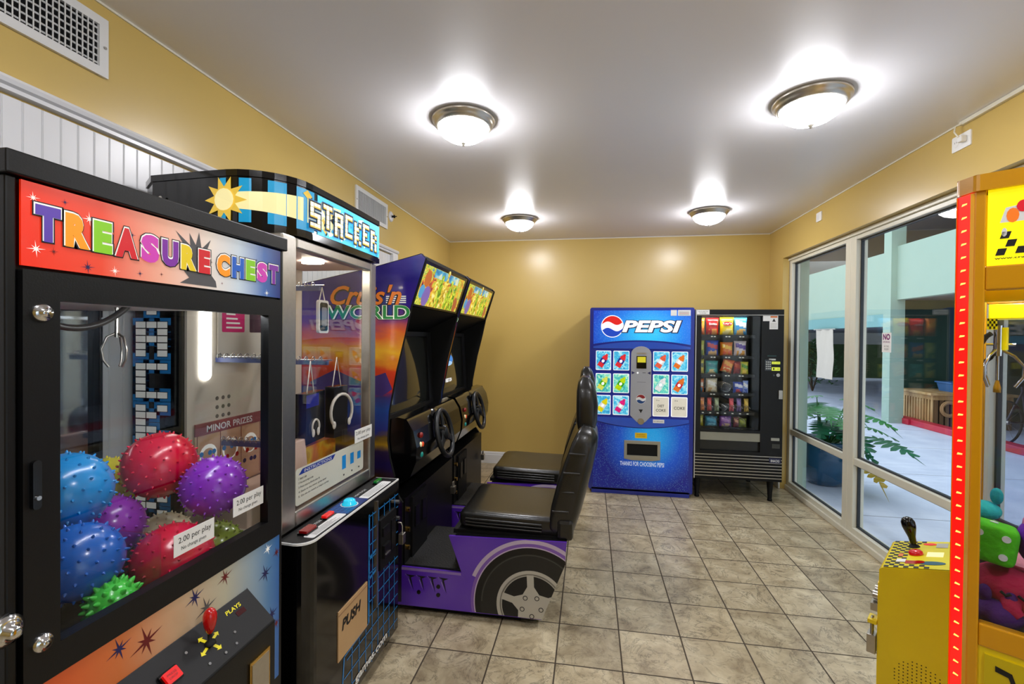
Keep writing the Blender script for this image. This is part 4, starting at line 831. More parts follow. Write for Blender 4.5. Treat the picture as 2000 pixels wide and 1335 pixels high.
# ------------------------------------------------------------------ soda machine
SB = mat('soda_cabinet_blue', (14, 40, 150), .25, coat=.5)
t = thing('soda_vending_machine', 'bright blue soda vending machine with lit buttons and a round red white blue logo', 'vending machine', (.49, 5.0, 0)); PY = 4.60; fr = FY(PY)
m = MB().box(0, PY + .06, .05, .975, 5.42, 1.80, SB).box(.02, PY + .1, 0, .955, 5.40, .05, BLACKM); m.build('cabinet', t, .008)
dr = MB().rplate(.0, .035, .972, 1.806, .02, fr, -.06, 0, SB).build('door', t, .004)
MB().box(.972, PY + .07, .1, .979, 5.42, 1.80, mat('pale_cabinet_side', (190, 192, 200), .4)).build('side_panel', t)
def droplets(name, cx, cz, rx, rz, c0, c1, emit, rough=.25, c2=None):
    if name in MATS: return MATS[name]
    mm = bpy.data.materials.new(name); mm.use_nodes = True; MATS[name] = mm; nt = mm.node_tree; L = nt.links.new; b = nt.nodes['Principled BSDF']
    tc = nt.nodes.new('ShaderNodeTexCoord'); mp = nt.nodes.new('ShaderNodeMapping'); mp.vector_type = 'TEXTURE'; mp.inputs['Location'].default_value = (cx - .49, 0, cz); mp.inputs['Scale'].default_value = (rx, 99, rz); L(tc.outputs['Object'], mp.inputs[0])
    g = nt.nodes.new('ShaderNodeTexGradient'); g.gradient_type = 'SPHERICAL'; L(mp.outputs[0], g.inputs[0])
    vo = nt.nodes.new('ShaderNodeTexVoronoi'); vo.inputs['Scale'].default_value = 85; L(tc.outputs['Object'], vo.inputs['Vector'])
    cr = nt.nodes.new('ShaderNodeValToRGB'); L(g.outputs['Fac'], cr.inputs[0]); e = cr.color_ramp.elements; e[0].color = lin(c0); e[1].color = lin(c1); e[1].position = .85
    if c2: q = e.new(.4); q.color = lin(c2)
    dm = nt.nodes.new('ShaderNodeMapRange'); dm.inputs[1].default_value = .05; dm.inputs[2].default_value = .45; dm.inputs[3].default_value = .30; dm.inputs[4].default_value = -.05; L(vo.outputs['Distance'], dm.inputs[0])
    ml = nt.nodes.new('ShaderNodeMix'); ml.data_type = 'RGBA'; ml.clamp_factor = True; L(dm.outputs[0], ml.inputs[0]); L(cr.outputs[0], ml.inputs[6]); ml.inputs[7].default_value = lin((120, 190, 245))
    L(ml.outputs[2], b.inputs['Base Color']); b.inputs['Roughness'].default_value = rough; b.inputs['Coat Weight'].default_value = .4
    L(ml.outputs[2], b.inputs['Emission Color']); b.inputs['Emission Strength'].default_value = emit
    bp = nt.nodes.new('ShaderNodeBump'); bp.inputs['Strength'].default_value = .25; bp.inputs['Distance'].default_value = .002; bp.invert = True; L(vo.outputs['Distance'], bp.inputs['Height']); L(bp.outputs[0], b.inputs['Normal'])
    return mm
SGN = droplets('soda_sign_art', .55, 1.56, .55, .42, (10, 60, 190), (40, 190, 245), .30, c2=(15, 120, 225))
arc = lambda x0, x1, z0, z1, n=16: [(x0 + (x1 - x0) * i / n, z0 + (z1 - z0) * (1 - (2 * i / n - 1) ** 2)) for i in range(n + 1)]
m = MB().prism([(.938, 1.778), (.034, 1.778)] + arc(.034, .938, 1.452, 1.492), fr, 0, .006, SGN); sg = m.build('sign_panel', dr)
m = MB(); LWH = mat('lit_sign_white', (245, 248, 252), .3, emit=.35); LRD = mat('lit_sign_red', (215, 20, 16), .3, emit=.3); LBL = mat('lit_sign_blue', (15, 65, 185), .3, emit=.3)
def globe(cx, cz, r, f, d, mm, a=LWH, b=LRD, c=LBL):
    mm.disc(cx, cz, r, f, d, a, 32)
    def wave(up, off): return [(cx - r * .90 + 1.8 * r * i / 12, cz + off + r * .20 * math.sin(i / 12 * 2 * PI) * 1.0 + r * .18 * (i / 12 - .5)) for i in range(13)]
    top = [(cx + r * .93 * math.cos(q), cz + r * .93 * math.sin(q)) for q in [.42 + (PI - .42 - .25) * i / 14 for i in range(15)]]
    mm.flat(top + wave(1, r * .28)[0:13], f, d + .0006, b)
    bot = [(cx + r * .93 * math.cos(q), cz + r * .93 * math.sin(q)) for q in [PI + .42 + (PI - .42 - .25) * i / 14 for i in range(15)]]
    mm.flat(bot + wave(1, -r * .28)[::-1], f, d + .0006, c)
globe(.213, 1.624, .108, fr, .0066, m)
m.text('PEPSI', .296, 1.560, .57, .128, fr, .0070, NAVY, .085, .22).text('PEPSI', .305, 1.568, .548, .115, fr, .0078, LWH, .04, .22)
m.rect(.755, 1.728, .81, 1.782, fr, .0072, lab).rect(.82, 1.728, .935, 1.782, fr, .0072, lab)
for i in range(3): m.rect(.83, 1.738 + .012 * i, .92, 1.741 + .012 * i, fr, .0078, RED if i == 1 else INK)
m.build('lettering', sg)
# recess strip between sign and buttons
MB().prism(arc(.034, .938, 1.43, 1.478) + [(.938, 1.41), (.034, 1.41)], fr, 0, .012, mat('soda_trim_blue', (40, 90, 210), .2, coat=.6)).build('trim_strip', dr)
MB().prism([(.045, .745), (.93, .745)] + arc(.93, .045, .715, .655), fr, 0, .016, mat('soda_trim_blue', (40, 90, 210), .2, coat=.6)).build('trim_strip', dr)
# selection buttons
BTN = noise_mat('lit_button_art', [(.3, (20, 120, 190)), (.5, (70, 190, 225)), (.7, (200, 240, 245))], 22, .3, .32, 4, 1.5)
BTNG = noise_mat('lit_button_green_art', [(.3, (20, 140, 160)), (.5, (90, 205, 190)), (.7, (215, 245, 200))], 22, .3, .32, 4, 1.5)
PAPER = mat('lit_button_paper', (214, 208, 192), .4, emit=.25)
bc = lambda n, c: mat('bottle_' + n, c, .3, emit=.25, var=.4, scale=60)
rows = [(1.200, 1.388), (.982, 1.168), (.768, .956)]; colsx = [(.060, .205), (.226, .377), (.599, .748), (.768, .915)]
spec = [[('red', (225, 40, 50), (20, 40, 140)), ('red', (225, 40, 50), (20, 40, 140)), ('coral', (235, 90, 60), (235, 235, 240)), ('orange', (235, 110, 20), (235, 235, 240))],
        [('lime', (220, 235, 90), (80, 180, 20)), ('green', (190, 220, 0), (60, 170, 20)), ('clear', (235, 245, 245), (190, 235, 225)), ('amber', (220, 110, 30), (200, 30, 50))],
        [('yellow', (245, 215, 20), (240, 240, 245)), ('pink', (230, 20, 120), (240, 235, 240)), None, None]]
for r, (z0, z1) in enumerate(rows):
    for c, (x0, x1) in enumerate(colsx):
        m = MB().rplate(x0, z0, x1, z1, .008, fr, 0, .012, LWH)
        sp = spec[r][c]
        if sp is None:
            m.rplate(x0 + .006, z0 + .006, x1 - .006, z1 - .006, .006, fr, .012, .0126, PAPER).text('20 oz', x0 + .03, z1 - .04, .03, .012, fr, .0132, INK)
            if c == 2: m.text('DIET', x0 + .045, z0 + .088, .06, .024, fr, .0132, INK, .01).text('COKE', x0 + .03, z0 + .046, .09, .026, fr, .0132, INK, .01)
            else: m.text('COKE', x0 + .025, z0 + .07, .1, .028, fr, .0132, INK, .01)
        else:
            m.rplate(x0 + .006, z0 + .006, x1 - .006, z1 - .006, .006, fr, .012, .0126, BTNG if (r == 1 and c < 3) else BTN)
            cx, cz = (x0 + x1) / 2, (z0 + z1) / 2; Q = Matrix.Rotation(-.55, 4, 'Z'); bf = fr @ Matrix.Translation((cx, cz, 0)) @ Q @ Matrix.Diagonal((.82, .92, 1, 1))
            A_, B_ = bc(sp[0], sp[1]), mat('bottle_label_%d%d' % (r, c), sp[2], .3, emit=.2, var=.3, scale=60)
            m.flat([(-.034, -.075), (.034, -.075), (.034, -.02), (-.034, -.02)], bf, .0132, A_).flat([(-.036, -.03), (.036, -.03), (.036, .015), (-.036, .015)], bf, .0136, B_).flat([(-.034, .015), (.034, .015), (.030, .04), (.014, .062), (.012, .076), (-.012, .076), (-.014, .062), (-.030, .04)], bf, .0132, A_).disc(0, -.008, .017, bf, .014, LWH, 12).disc(0, .03, .02, bf, .0138, A_, 10)
        m.build('button', dr)
# coin column
CG = mat('coin_column_grey', (176, 178, 186), .35, .2)
m = MB().prism([(.394, 1.36)] + [(.487 - .093 * math.cos(PI * i / 12), 1.36 + .075 * math.sin(PI * i / 12)) for i in range(1, 12)] + [(.58, 1.36), (.585, .77), (.53, .71), (.49, .692), (.45, .71), (.39, .77)], fr, 0, .02, CG); cc = m.build('coin_column', dr, .004)
m = MB().plate(.444, 1.222, .535, 1.342, fr, .02, .024, BLACKG).rect(.452, 1.28, .528, 1.334, fr, .0246, mat('lit_yellow_display', (190, 180, 40), .3, emit=.4)).rect(.446, 1.36, .532, 1.374, fr, .0215, STEEL)
m.flat([(.40, 1.165), (.43, 1.18), (.40, 1.195)], fr, .0208, NAVY).flat([(.575, 1.165), (.545, 1.18), (.575, 1.195)], fr, .0208, NAVY).disc(.455, 1.18, .009, fr, .021, LWH, 10).rect(.50, 1.179, .53, 1.183, fr, .021, INK).rect(.45, 1.09, .53, 1.092, fr, .021, INK)
globe(.488, .929, .046, fr, .0206, m, WHITE, mat('logo_red', (150, 25, 30), .4), mat('logo_blue', (25, 70, 130), .4))
m.flat([(.468, .83), (.508, .83), (.488, .795)], fr, .0208, INK); m.build('coin_print', cc)
MB().cyl(.49, .715, .03, fr, .02, .024, STEEL, 20).build('coin_return', cc)
# lower door
LOWA = droplets('soda_door_art', .58, .55, .46, .5, (6, 26, 130), (30, 165, 240), .16, .2, (8, 84, 205))  # this panel is not backlit; a slight glow is added to brighten it
m = MB().prism([(.935, .06), (.04, .06)] + arc(.04, .935, .705, .645)[::1], fr, 0, .01, LOWA); ld = m.build('lower_panel', dr)
SLV = mat('slot_silver', (170, 166, 152), .35, .4)
m = MB().ring_frame(.337, .352, .672, .528, (.026, .034, .026, .03), fr, .01, .026, SLV).prism([(.337, .352), (.672, .352), (.60, .34), (.41, .34)], fr, .01, .024, SLV).plate(.36, .38, .65, .5, fr, .0101, .011, BLACKM); m.build('delivery_slot', ld, .003)
YST = mat('yellow_sticker', (240, 205, 20), .45)
m = MB().rplate(.438, .552, .55, .604, .005, fr, .01, .011, YST).text('WARNING', .452, .582, .08, .01, fr, .0116, RED).text('DO NOT SHAKE', .452, .566, .08, .008, fr, .0116, RED); m.build('sticker', ld); m = MB()
m.text('THANKS FOR CHOOSING PEPSI', .30, .282, .41, .042, fr, .0108, mat('door_letter_white', (215, 230, 245), .4, emit=.15), .015); m.build('lettering', ld); m = MB()
m.rect(.602, .704, .706, .738, fr, .0168, lab).text('NO REFUNDS', .61, .715, .085, .01, fr, .0174, INK); m.build('sticker', ld)
MB().box(.03, PY + .0, .0, .945, PY + .05, .05, SB).build('kick_plate', t)

# ------------------------------------------------------------------ snack machine
t = thing('snack_vending_machine', 'black glass front snack vending machine on short legs beside the window', 'vending machine', (1.365, 5.0, 0)); PY = 4.60; fr = FY(PY)
XA, XB = .984, 1.752; SNK = mat('snack_cabinet_black', (8, 8, 9), .4, scale=200, spec=.35); m = MB()
m.box(XA, PY + .05, .19, XA + .012, 5.36, 1.787, SNK).box(XB - .012, PY + .05, .19, XB, 5.36, 1.787, SNK).box(XA, PY + .05, 1.765, XB, 5.36, 1.787, SNK).box(XA, PY + .05, .19, XB, 5.36, .44, SNK).box(XA, 5.34, .44, XB, 5.36, 1.787, SNK).box(1.575, PY + .05, .44, XB, 5.34, 1.765, SNK)
m.build('cabinet', t)
m = MB(); WX0, WX1, WZ0, WZ1 = 1.036, 1.562, .665, 1.726
m.plate(XA, .44, WX0, 1.787, fr, -.05, 0, SNK).plate(WX1, .44, XB, 1.787, fr, -.05, 0, SNK).plate(WX0, WZ1, WX1, 1.787, fr, -.05, 0, SNK).plate(WX0, .44, WX1, .465, fr, -.05, 0, SNK).plate(WX0, .64, WX1, WZ0, fr, -.05, 0, SNK)
m.plate(XA, 1.733, XB, 1.738, fr, 0, .003, STEEL).plate(XA - .002, .20, XA + .006, 1.787, fr, -.02, .004, mat('pale_edge_strip', (190, 188, 184), .4)); dr = m.build('door', t)
MB().box(WX0, PY + .02, WZ0, WX1, PY + .026, WZ1, CABG).build('door_glass', dr)
MB().plate(WX0, .562, WX1, .638, fr, -.03, -.004, mat('grey_delivery_flap', (150, 148, 132), .4)).build('delivery_flap', dr)
MB().plate(WX0, .466, WX1, .56, fr, -.04, -.03, mat('smoky_tray', (30, 30, 27), .3)).build('delivery_tray', dr)
m = MB()
for i in range(8): m.plate(XA + .006, .226 + i * .0285, XB - .004, .234 + i * .0285, fr, 0, .006, STEEL)
m.plate(XA + .004, .20, XB, .44, fr, -.05, 0, BLACKM); gr = m.build('kick_grille', t)
MB().plate(1.64, .375, 1.738, .42, fr, .006, .012, mat('blue_grey_badge', (40, 42, 75), .35)).text('SNACKS', 1.65, .385, .075, .022, fr, .0125, WHITE, .02).build('badge', gr)
for x in (1.03, 1.68):
    for y_ in (4.68, 5.28): MB().lathe([(0, 0), (.022, 0), (.022, .012), (.018, .02), (.03, .19)], Matrix.Translation((x, y_, 0)), BLACKM, 10).build('leg', t)
MB().tube([(1.06, PY + .055, 1.742), (1.54, PY + .055, 1.742)], .009, mat('lit_fluorescent_tube', (255, 250, 240), .4, emit=40), 10).build('light_tube', t)
# control side
m = MB().plate(1.592, 1.225, 1.65, 1.325, fr, 0, .004, BLACKG)
for r in range(4):
    for c in range(3): m.plate(1.600 + c * .016, 1.238 + r * .02, 1.610 + c * .016, 1.249 + r * .02, fr, .004, .007, STEEL)
m.build('keypad', dr)
LIM = mat('lit_lime_display', (190, 200, 60), .3, emit=.5)
MB().plate(1.652, 1.285, 1.722, 1.308, fr, 0, .004, LIM).text('EXACT CHANGE', 1.657, 1.292, .06, .009, fr, .0046, INK).build('display', dr)
MB().plate(1.652, 1.225, 1.722, 1.256, fr, 0, .004, LIM).rect(1.662, 1.232, 1.674, 1.25, fr, .0046, INK).text('1.00', 1.68, 1.234, .035, .013, fr, .0046, INK).build('display', dr)
MB().plate(1.628, 1.32, 1.685, 1.335, fr, 0, .003, STEEL).plate(1.615, 1.355, 1.69, 1.365, fr, 0, .003, mat('teal_slot', (20, 60, 60), .3)).build('bill_slot', dr)
MB().cyl(1.705, 1.185, .016, fr, 0, .008, STEEL, 18).cyl(1.67, 1.183, .009, fr, 0, .005, BLACKG, 12).build('lock', dr)
MB().plate(1.712, .966, 1.744, 1.046, fr, 0, .012, STEEL).build('coin_slot', dr, .003)
MB().plate(1.655, .58, 1.725, .605, fr, 0, .006, mat('pale_plate', (170, 170, 158), .4)).plate(1.665, .51, 1.73, .55, fr, -.0, .004, mat('dim_cup', (60, 60, 54), .4)).build('coin_return', dr)
m = MB().plate(1.628, 1.605, 1.70, 1.73, fr, 0, .0015, lab).plate(1.572, 1.68, 1.628, 1.73, fr, 0, .0012, lab).rect(1.635, 1.712, 1.694, 1.726, fr, .002, mat('orange_print', (225, 120, 50), .4)).flat([(1.65, 1.675), (1.68, 1.675), (1.665, 1.705)], fr, .002, INK)
for i in range(4): m.rect(1.637, 1.62 + i * .012, 1.69, 1.623 + i * .012, fr, .002, SIL)
m.build('sticker', dr); m = MB()
m.plate(XA + .008, 1.742, XA + .12, 1.784, fr, 0, .0015, lab).text('Out of order? Call', XA + .02, 1.764, .085, .010, fr, .002, INK).text('the front desk', XA + .03, 1.75, .06, .009, fr, .002, INK); m.build('sticker', dr)
# shelves with coils
shelf_z = [1.548, 1.352, 1.178, 1.000, .822, .672]; TAG = mat('price_tag_white', (225, 225, 215), .4)
cols3 = [1.158, 1.288, 1.411]; cols7 = [1.075 + i * .0665 for i in range(7)]
for r, z in enumerate(shelf_z):
    m = MB().box(WX0 - .02, PY + .07, z - .010, 1.53, 5.2, z, BLACKM).box(WX0 - .02, PY + .066, z - .026, 1.53, PY + .071, z + .004, BLACK)
    cs = cols7 if r == 4 else cols3
    for x in cs:
        for k in ((-.022, .004) if r != 4 else (-.012,)): m.rect(x + k, z - .019, x + k + .018, z - .009, FY(PY + .0655), 0, TAG)
    sh = m.build('shelf', t)
    if r in (3, 4, 5):
        for i, x in enumerate(cs):
            R_ = .026 if r == 4 else .045; pts = [(x + R_ * math.cos(a_), PY + .085 + .04 * a_ / (2 * PI), z + R_ + .004 + R_ * math.sin(a_)) for a_ in [2 * PI * k / 14 for k in range(14 * 6)]]
            MB().tube(pts, .0022, CHROME, 5).build('spiral_coil', sh)
# packets
def packet(x, z, wd, ht, cols, label, logo=None, tilt=0., y_=None, seed=0, nm='snack_bag', lean=0.):
    rnd = random.Random(seed); y_ = y_ if y_ is not None else PY + .115
    o = thing(nm, label, 'snack', (x, y_, z), group='snacks in the vending machine')
    base, c2, c3 = [mat('snack_%02d_%02d_%02d' % c, c, .28, coat=.3, var=.12, scale=50) for c in cols]
    nu, nv = 12, 14; v = []; thick = min(.030, wd * .26)
    for s_ in (1, -1):
        for j in range(nv + 1):
            for i in range(nu + 1):
                a, b = i / nu * 2 - 1, j / nv * 2 - 1; q = max(0, (1 - a ** 4)) ** .5 * max(0, (1 - abs(b) ** 3.5)) ** .6
                wr = .003 * pnoise(Vector((a * 3 + seed, b * 3, s_ * 2))) * q
                px, pz = a * wd / 2 * (1 - .07 * (1 - b * b)), (b + 1) / 2 * ht; py = -s_ * (thick * q + wr)
                v.append((px, py, pz))
    T_ = Matrix.Translation((x, y_, z)) @ Matrix.Translation((0, 0, ht / 2)) @ Matrix.Rotation(tilt, 4, 'Y') @ Matrix.Rotation(lean, 4, 'X') @ Matrix.Translation((0, 0, -ht / 2 + abs(math.sin(tilt)) * wd / 2))
    m = MB(); W_ = nu + 1
    for s_ in (0, 1):
        o_ = s_ * W_ * (nv + 1)
        for j in range(nv):
            for i in range(nu):
                a, b = (i + .5) / nu * 2 - 1, (j + .5) / nv; q = pnoise(Vector((a * 1.5 + seed * 3.1, b * 3.3, seed)))
                mm = c3 if (b < .36 and abs(a) < .75 and q > -.12) else c2 if (.50 < b + .12 * a < .78 and abs(a) < .8 and s_ == 0) else base
                f = (o_ + j * W_ + i, o_ + j * W_ + i + 1, o_ + (j + 1) * W_ + i + 1, o_ + (j + 1) * W_ + i)
                k = m.mi(mm); m.f.append(f if s_ == 0 else f[::-1]); m.m.append(k); m.s.append(True)
    m.v = [tuple(T_ @ Vector(p)) for p in v]; m.build('bag_body', o)
    if logo:
        L2 = T_ @ frame((-wd * .34, -thick - .0035, ht * .58), (1, 0, 0), (0, 0, 1)); mk = MB()
        if logo[2]: mk.disc(wd * .34, .012, wd * .37, L2, 0, mat(*logo[2]), 20, .019)
        mk.text(logo[0], .004, .001, wd * .68 - .008, .021, L2, .0008, logo[1], .03); mk.build('logo_print', o)
REDC, YELC = (200, 25, 25), (235, 205, 20)
Zs = [z + .0 for z in shelf_z]
packet(1.158, Zs[0], .118, .165, (REDC, (170, 15, 20), (240, 150, 60)), 'red chip bag at the left of the snack machine top shelf', ('Doritos', WHITE, None), seed=1)
packet(1.288, Zs[0], .126, .17, (YELC, (245, 225, 60), (245, 225, 140)), 'bright yellow chip bag in the middle of the top shelf', ("Lay's", WHITE, ('logo_oval_red', (205, 30, 40), .3)), seed=2)
packet(1.411, Zs[0], .118, .168, ((50, 140, 200), (240, 240, 235), (240, 190, 90)), 'blue and white chip bag at the right of the top shelf', seed=3)
packet(1.158, Zs[1], .118, .145, ((25, 70, 180), (200, 60, 70), (225, 180, 120)), 'dark blue snack bag at the left of the second shelf', seed=4)
packet(1.288, Zs[1], .115, .13, ((225, 120, 15), (245, 190, 30), (220, 80, 20)), 'orange snack bag in the middle of the second shelf', seed=5)
packet(1.411, Zs[1], .112, .142, ((225, 215, 220), (90, 60, 160), (225, 160, 60)), 'white and purple snack bag at the right of the second shelf', seed=6)
packet(1.158, Zs[2], .115, .125, ((70, 165, 165), (40, 130, 140), (225, 210, 150)), 'teal snack bag at the left of the third shelf', seed=7)
packet(1.295, Zs[2], .105, .13, ((225, 100, 25), (240, 170, 60), (240, 210, 140)), 'tilted orange snack bag in the middle of the third shelf', tilt=.28, seed=8)
packet(1.40, Zs[2], .075, .12, ((190, 45, 30), (220, 90, 40), (150, 30, 30)), 'narrow red snack bag at the right of the third shelf', seed=9, y_=PY + .15)
packet(1.445, Zs[2], .07, .12, ((190, 190, 60), (90, 150, 50), (230, 200, 90)), 'yellow green snack bag at the right end of the third shelf', seed=10, y_=PY + .09)
packet(1.158, Zs[3], .105, .135, ((215, 205, 175), (235, 232, 225), (190, 150, 95)), 'cream and tan nut bag at the left of the fourth shelf', seed=11)
packet(1.411, Zs[3], .12, .105, ((30, 70, 190), (220, 225, 240), (190, 60, 70)), 'blue snack bag at the right of the fourth shelf', seed=12)
packet(1.455, Zs[3] + .0, .05, .12, ((140, 165, 225), (235, 238, 245), (60, 90, 180)), 'small pale blue pack at the right end of the fourth shelf', seed=13, y_=PY + .085)
packet(1.046, Zs[0], .088, .165, ((230, 130, 30), (245, 170, 60), (215, 90, 20)), 'orange snack bag half hidden at the left end of the top shelf', seed=41)
packet(1.046, Zs[1], .086, .145, ((190, 195, 60), (215, 215, 110), (120, 140, 40)), 'lime yellow snack bag half hidden at the left end of the second shelf', seed=42)
packet(1.046, Zs[2], .086, .14, ((215, 200, 60), (90, 90, 30), (235, 190, 60)), 'yellow and dark striped snack bag half hidden at the left end of the third shelf', seed=43)
packet(1.046, Zs[3], .086, .13, ((210, 110, 40), (230, 220, 200), (60, 120, 160)), 'orange and blue snack bag half hidden at the left end of the fourth shelf', seed=44)
packet(1.046, Zs[5], .084, .11, ((170, 160, 40), (205, 195, 80), (120, 110, 30)), 'mustard packet half hidden at the left end of the bottom shelf', seed=45)
for i, (c, d) in enumerate([((225, 130, 60), 'orange candy bar, first from the left on the fifth shelf'), ((200, 70, 60), 'red candy bar, second from the left on the fifth shelf'), ((150, 165, 130), 'grey green candy bar, third from the left on the fifth shelf'), ((0, 0, 0), ''), ((215, 80, 90), 'pink candy bar, fifth across the fifth shelf'), ((120, 100, 160), 'purple candy bar, sixth across the fifth shelf'), ((205, 170, 70), 'gold candy bar at the right end of the fifth shelf')]):
    if d: packet(cols7[i], Zs[4], .042, .125, (c, tuple(min(255, int(x * 1.25)) for x in c), tuple(int(x * .7) for x in c)), d, seed=20 + i, nm='candy_bar', lean=-.08)
packet(1.158, Zs[5], .115, .10, ((30, 110, 140), (60, 150, 180), (120, 180, 200)), 'teal blue packet at the left of the bottom shelf', seed=31)
packet(1.288, Zs[5], .11, .105, ((120, 70, 150), (170, 120, 180), (195, 165, 130)), 'purple packet in the middle of the bottom shelf', seed=32)
packet(1.385, Zs[5], .05, .095, ((120, 40, 45), (205, 150, 110), (90, 25, 30)), 'narrow maroon packet right of the middle on the bottom shelf', seed=33)
packet(1.443, Zs[5], .07, .085, ((110, 125, 40), (150, 160, 60), (90, 100, 40)), 'olive green packet at the right of the bottom shelf', seed=34)

# ------------------------------------------------------------------ yellow plush crane machine
VX, VY = .595, .804; q = math.hypot(VX, VY); VX /= q; VY /= q
MY = Matrix(((VX, -VY, 0, .782), (VY, VX, 0, 1.146), (0, 0, 1, 0), (0, 0, 0, 1)))      # local x along its front, y out of its front
t = thing('toy_crane_machine', 'tall yellow toy crane machine with a red light strip on its corner post', 'crane machine', M=MY)
OY = mat('amber_yellow_enamel', (214, 150, 8), .3, coat=.3); BY = mat('bright_yellow_enamel', (240, 212, 10), .35, coat=.2)
LW, LD = .56, .52
m = MB(); CH = .022
def lbox(m, x0, y0, z0, x1, y1, z1, mm): return m.box(x0, y0, z0, x1, y1, z1, mm, MY)
post = [(0, -CH), (CH, 0), (.05, 0), (.05, -.04), (0, -.04)]
FP = MY @ FZ(0)
m.prism(post, FP, .05, 1.83, OY)
for x0, x1, y0, y1 in ((LW - .05, LW, -.04, 0), (0, .04, -LD, -LD + .04), (LW - .04, LW, -LD, -LD + .04)): lbox(m, x0, y0, .05, x1, y1, 1.83, OY)
m.build('corner_post', t, .003)
m = MB().prism([(-.006, -CH - .002), (CH + .002, .006), (LW + .006, .006), (LW + .006, -LD - .006), (-.006, -LD - .006)], FP, 1.826, 1.86, OY); m.build('top_cap', t, .006)
m = MB()
for z0, z1 in ((1.618, 1.668), (.868, .915)):
    for q4 in ((.004, -LD + .04, .03, -.04), (.05, -.03, LW - .05, -.004), (LW - .03, -LD + .04, LW - .004, -.04), (.04, -LD + .004, LW - .04, -LD + .03)):
        m = MB(); lbox(m, q4[0], q4[1], z0, q4[2], q4[3], z1, OY); m.build('cross_rail', t, .003)
m = MB(); lbox(m, .008, -LD + .01, .05, LW - .01, -.012, .868, BY); m.build('lower_cabinet', t)
m = MB(); lbox(m, .02, -LD + .02, 1.67, LW - .02, -.02, 1.82, BY); m.build('header_box', t)
# local frames: near side (-x face) and front (+y face)
fS = MY @ frame((0, 0, 0), (0, -1, 0), (0, 0, 1)); fF = MY @ frame((0, 0, 0), (-1, 0, 0), (0, 0, 1))
HYE = mat('lit_yellow_header', (246, 232, 10), .35, emit=.45)
m = MB().plate(.042, 1.668, LD - .04, 1.828, fS, -.012, -.004, HYE)
for u0, z0 in ((.054, 1.688), (.068, 1.705), (.082, 1.690), (.060, 1.722), (.096, 1.705), (.11, 1.690)): m.flat([(u0, z0), (u0 + .013, z0), (u0 + .017, z0 + .014), (u0 + .004, z0 + .014)], fS, -.003, INK)
m.flat([(.060, 1.755), (.10, 1.755), (.10, 1.79), (.068, 1.785)], fS, -.0034, WHITE); m.disc(.078, 1.768, .009, fS, -.003, mat('orange_blob', (240, 120, 30), .4, emit=.2), 12, .015).disc(.092, 1.785, .009, fS, -.0026, mat('red_blob', (215, 20, 40), .4, emit=.2), 12, .012).disc(.0665, 1.735, .004, fS, -.003, WHITE, 10, .009)
m.text('www.cranemachines.com', .053, 1.680, .12, .0045, fS, -.003, INK, .02); m.build('header_panel', t)
m = MB().plate(.042, 1.668, LW - .05, 1.828, MY @ frame((0, 0, 0), (1, 0, 0), (0, 0, 1)) @ Matrix.Identity(4), .004, .012, HYE); m.build('header_panel', t)
# red light strip on the chamfer
fC = MY @ frame((CH / 2, -CH / 2, 0), (-1, -1, 0), (0, 0, 1)); hw = CH * .7071 * .98
m = MB().plate(-hw, .06, hw, 1.822, fC, 0, .006, mat('lit_red_strip', (255, 18, 12), .25, emit=.9, coat=.4, var=.02)); st = m.build('light_strip', t)
m = MB(); LEDM = mat('lit_amber_led', (255, 190, 90), .4, emit=1.0)
for i in range(62):
    z = .08 + i * .0282; m.flat([(-.006, z), (.006, z + .002), (.007, z + .005), (-.004, z + .005)], fC, .0066, LEDM)
o = m.build('light_row', st)
m = MB().plate(-hw - .001, .05, -hw, 1.822, fC, 0, .008, OY).plate(hw, .05, hw + .001, 1.822, fC, 0, .008, OY); m.build('strip_edge', st)
# glass on all sides
m = MB(); lbox(m, .012, -LD + .04, .915, .017, -.04, 1.618, ACRYL); m.build('side_glass', t)
m = MB(); lbox(m, .05, -.017, .915, LW - .05, -.012, 1.618, ACRYL); m.build('front_glass', t)
m = MB(); lbox(m, LW - .017, -LD + .04, .915, LW - .012, -.04, 1.618, ACRYL); m.build('side_glass', t)
m = MB(); lbox(m, .03, -LD + .03, .868, LW - .03, -.03, .885, DARK); m.build('floor_panel', t)
# lower side print: golf club
m = MB().plate(.05, .10, LD - .05, .855, fS, -.008, -.004, mat('lower_panel_yellow', (205, 180, 10), .35)); m.flat([(.066, .838), (.066, .826), (.085, .822), (.125, .70), (.13, .702), (.09, .832)], fS, -.003, INK); m.build('lower_side_panel', t)
# control box
cx0, cx1, cd_ = .185, .42, .150
m = MB().prism([(0, .05), (0, .947), (cd_ - .006, .904), (cd_, .898), (cd_, .05)], MY @ frame((cx1, 0, 0), (0, 1, 0), (0, 0, 1)), -(cx1 - cx0), 0, BY)
m.v = [p for p in m.v]; k = m.build('control_box', t, .004)
tp = MY @ frame((cx1, cd_ - .006, .9045), (-1, 0, 0), (0, -(cd_ - .006), .043)); TLn = math.hypot(cd_ - .006, .043)
m = MB(); SHEET = mat('control_sheet_yellow', (235, 220, 20), .35)
m.rect(.002, .002, cx1 - cx0 - .002, TLn - .002, tp, .0012, SHEET)
for i in range(17):
    for j in range(4):
        if (i + j) % 2 == 0: m.rect(.004 + i * .0134, .003 + j * .0105, .0174 + i * .0134, .0135 + j * .0105, tp, .0018, INK)
for i, j in ((16, 4), (15, 5), (16, 6), (15, 7), (16, 8), (0, 4), (1, 5), (0, 6)): m.rect(.004 + i * .0134, .003 + j * .0105, .0174 + i * .0134, .0135 + j * .0105, tp, .0018, INK)
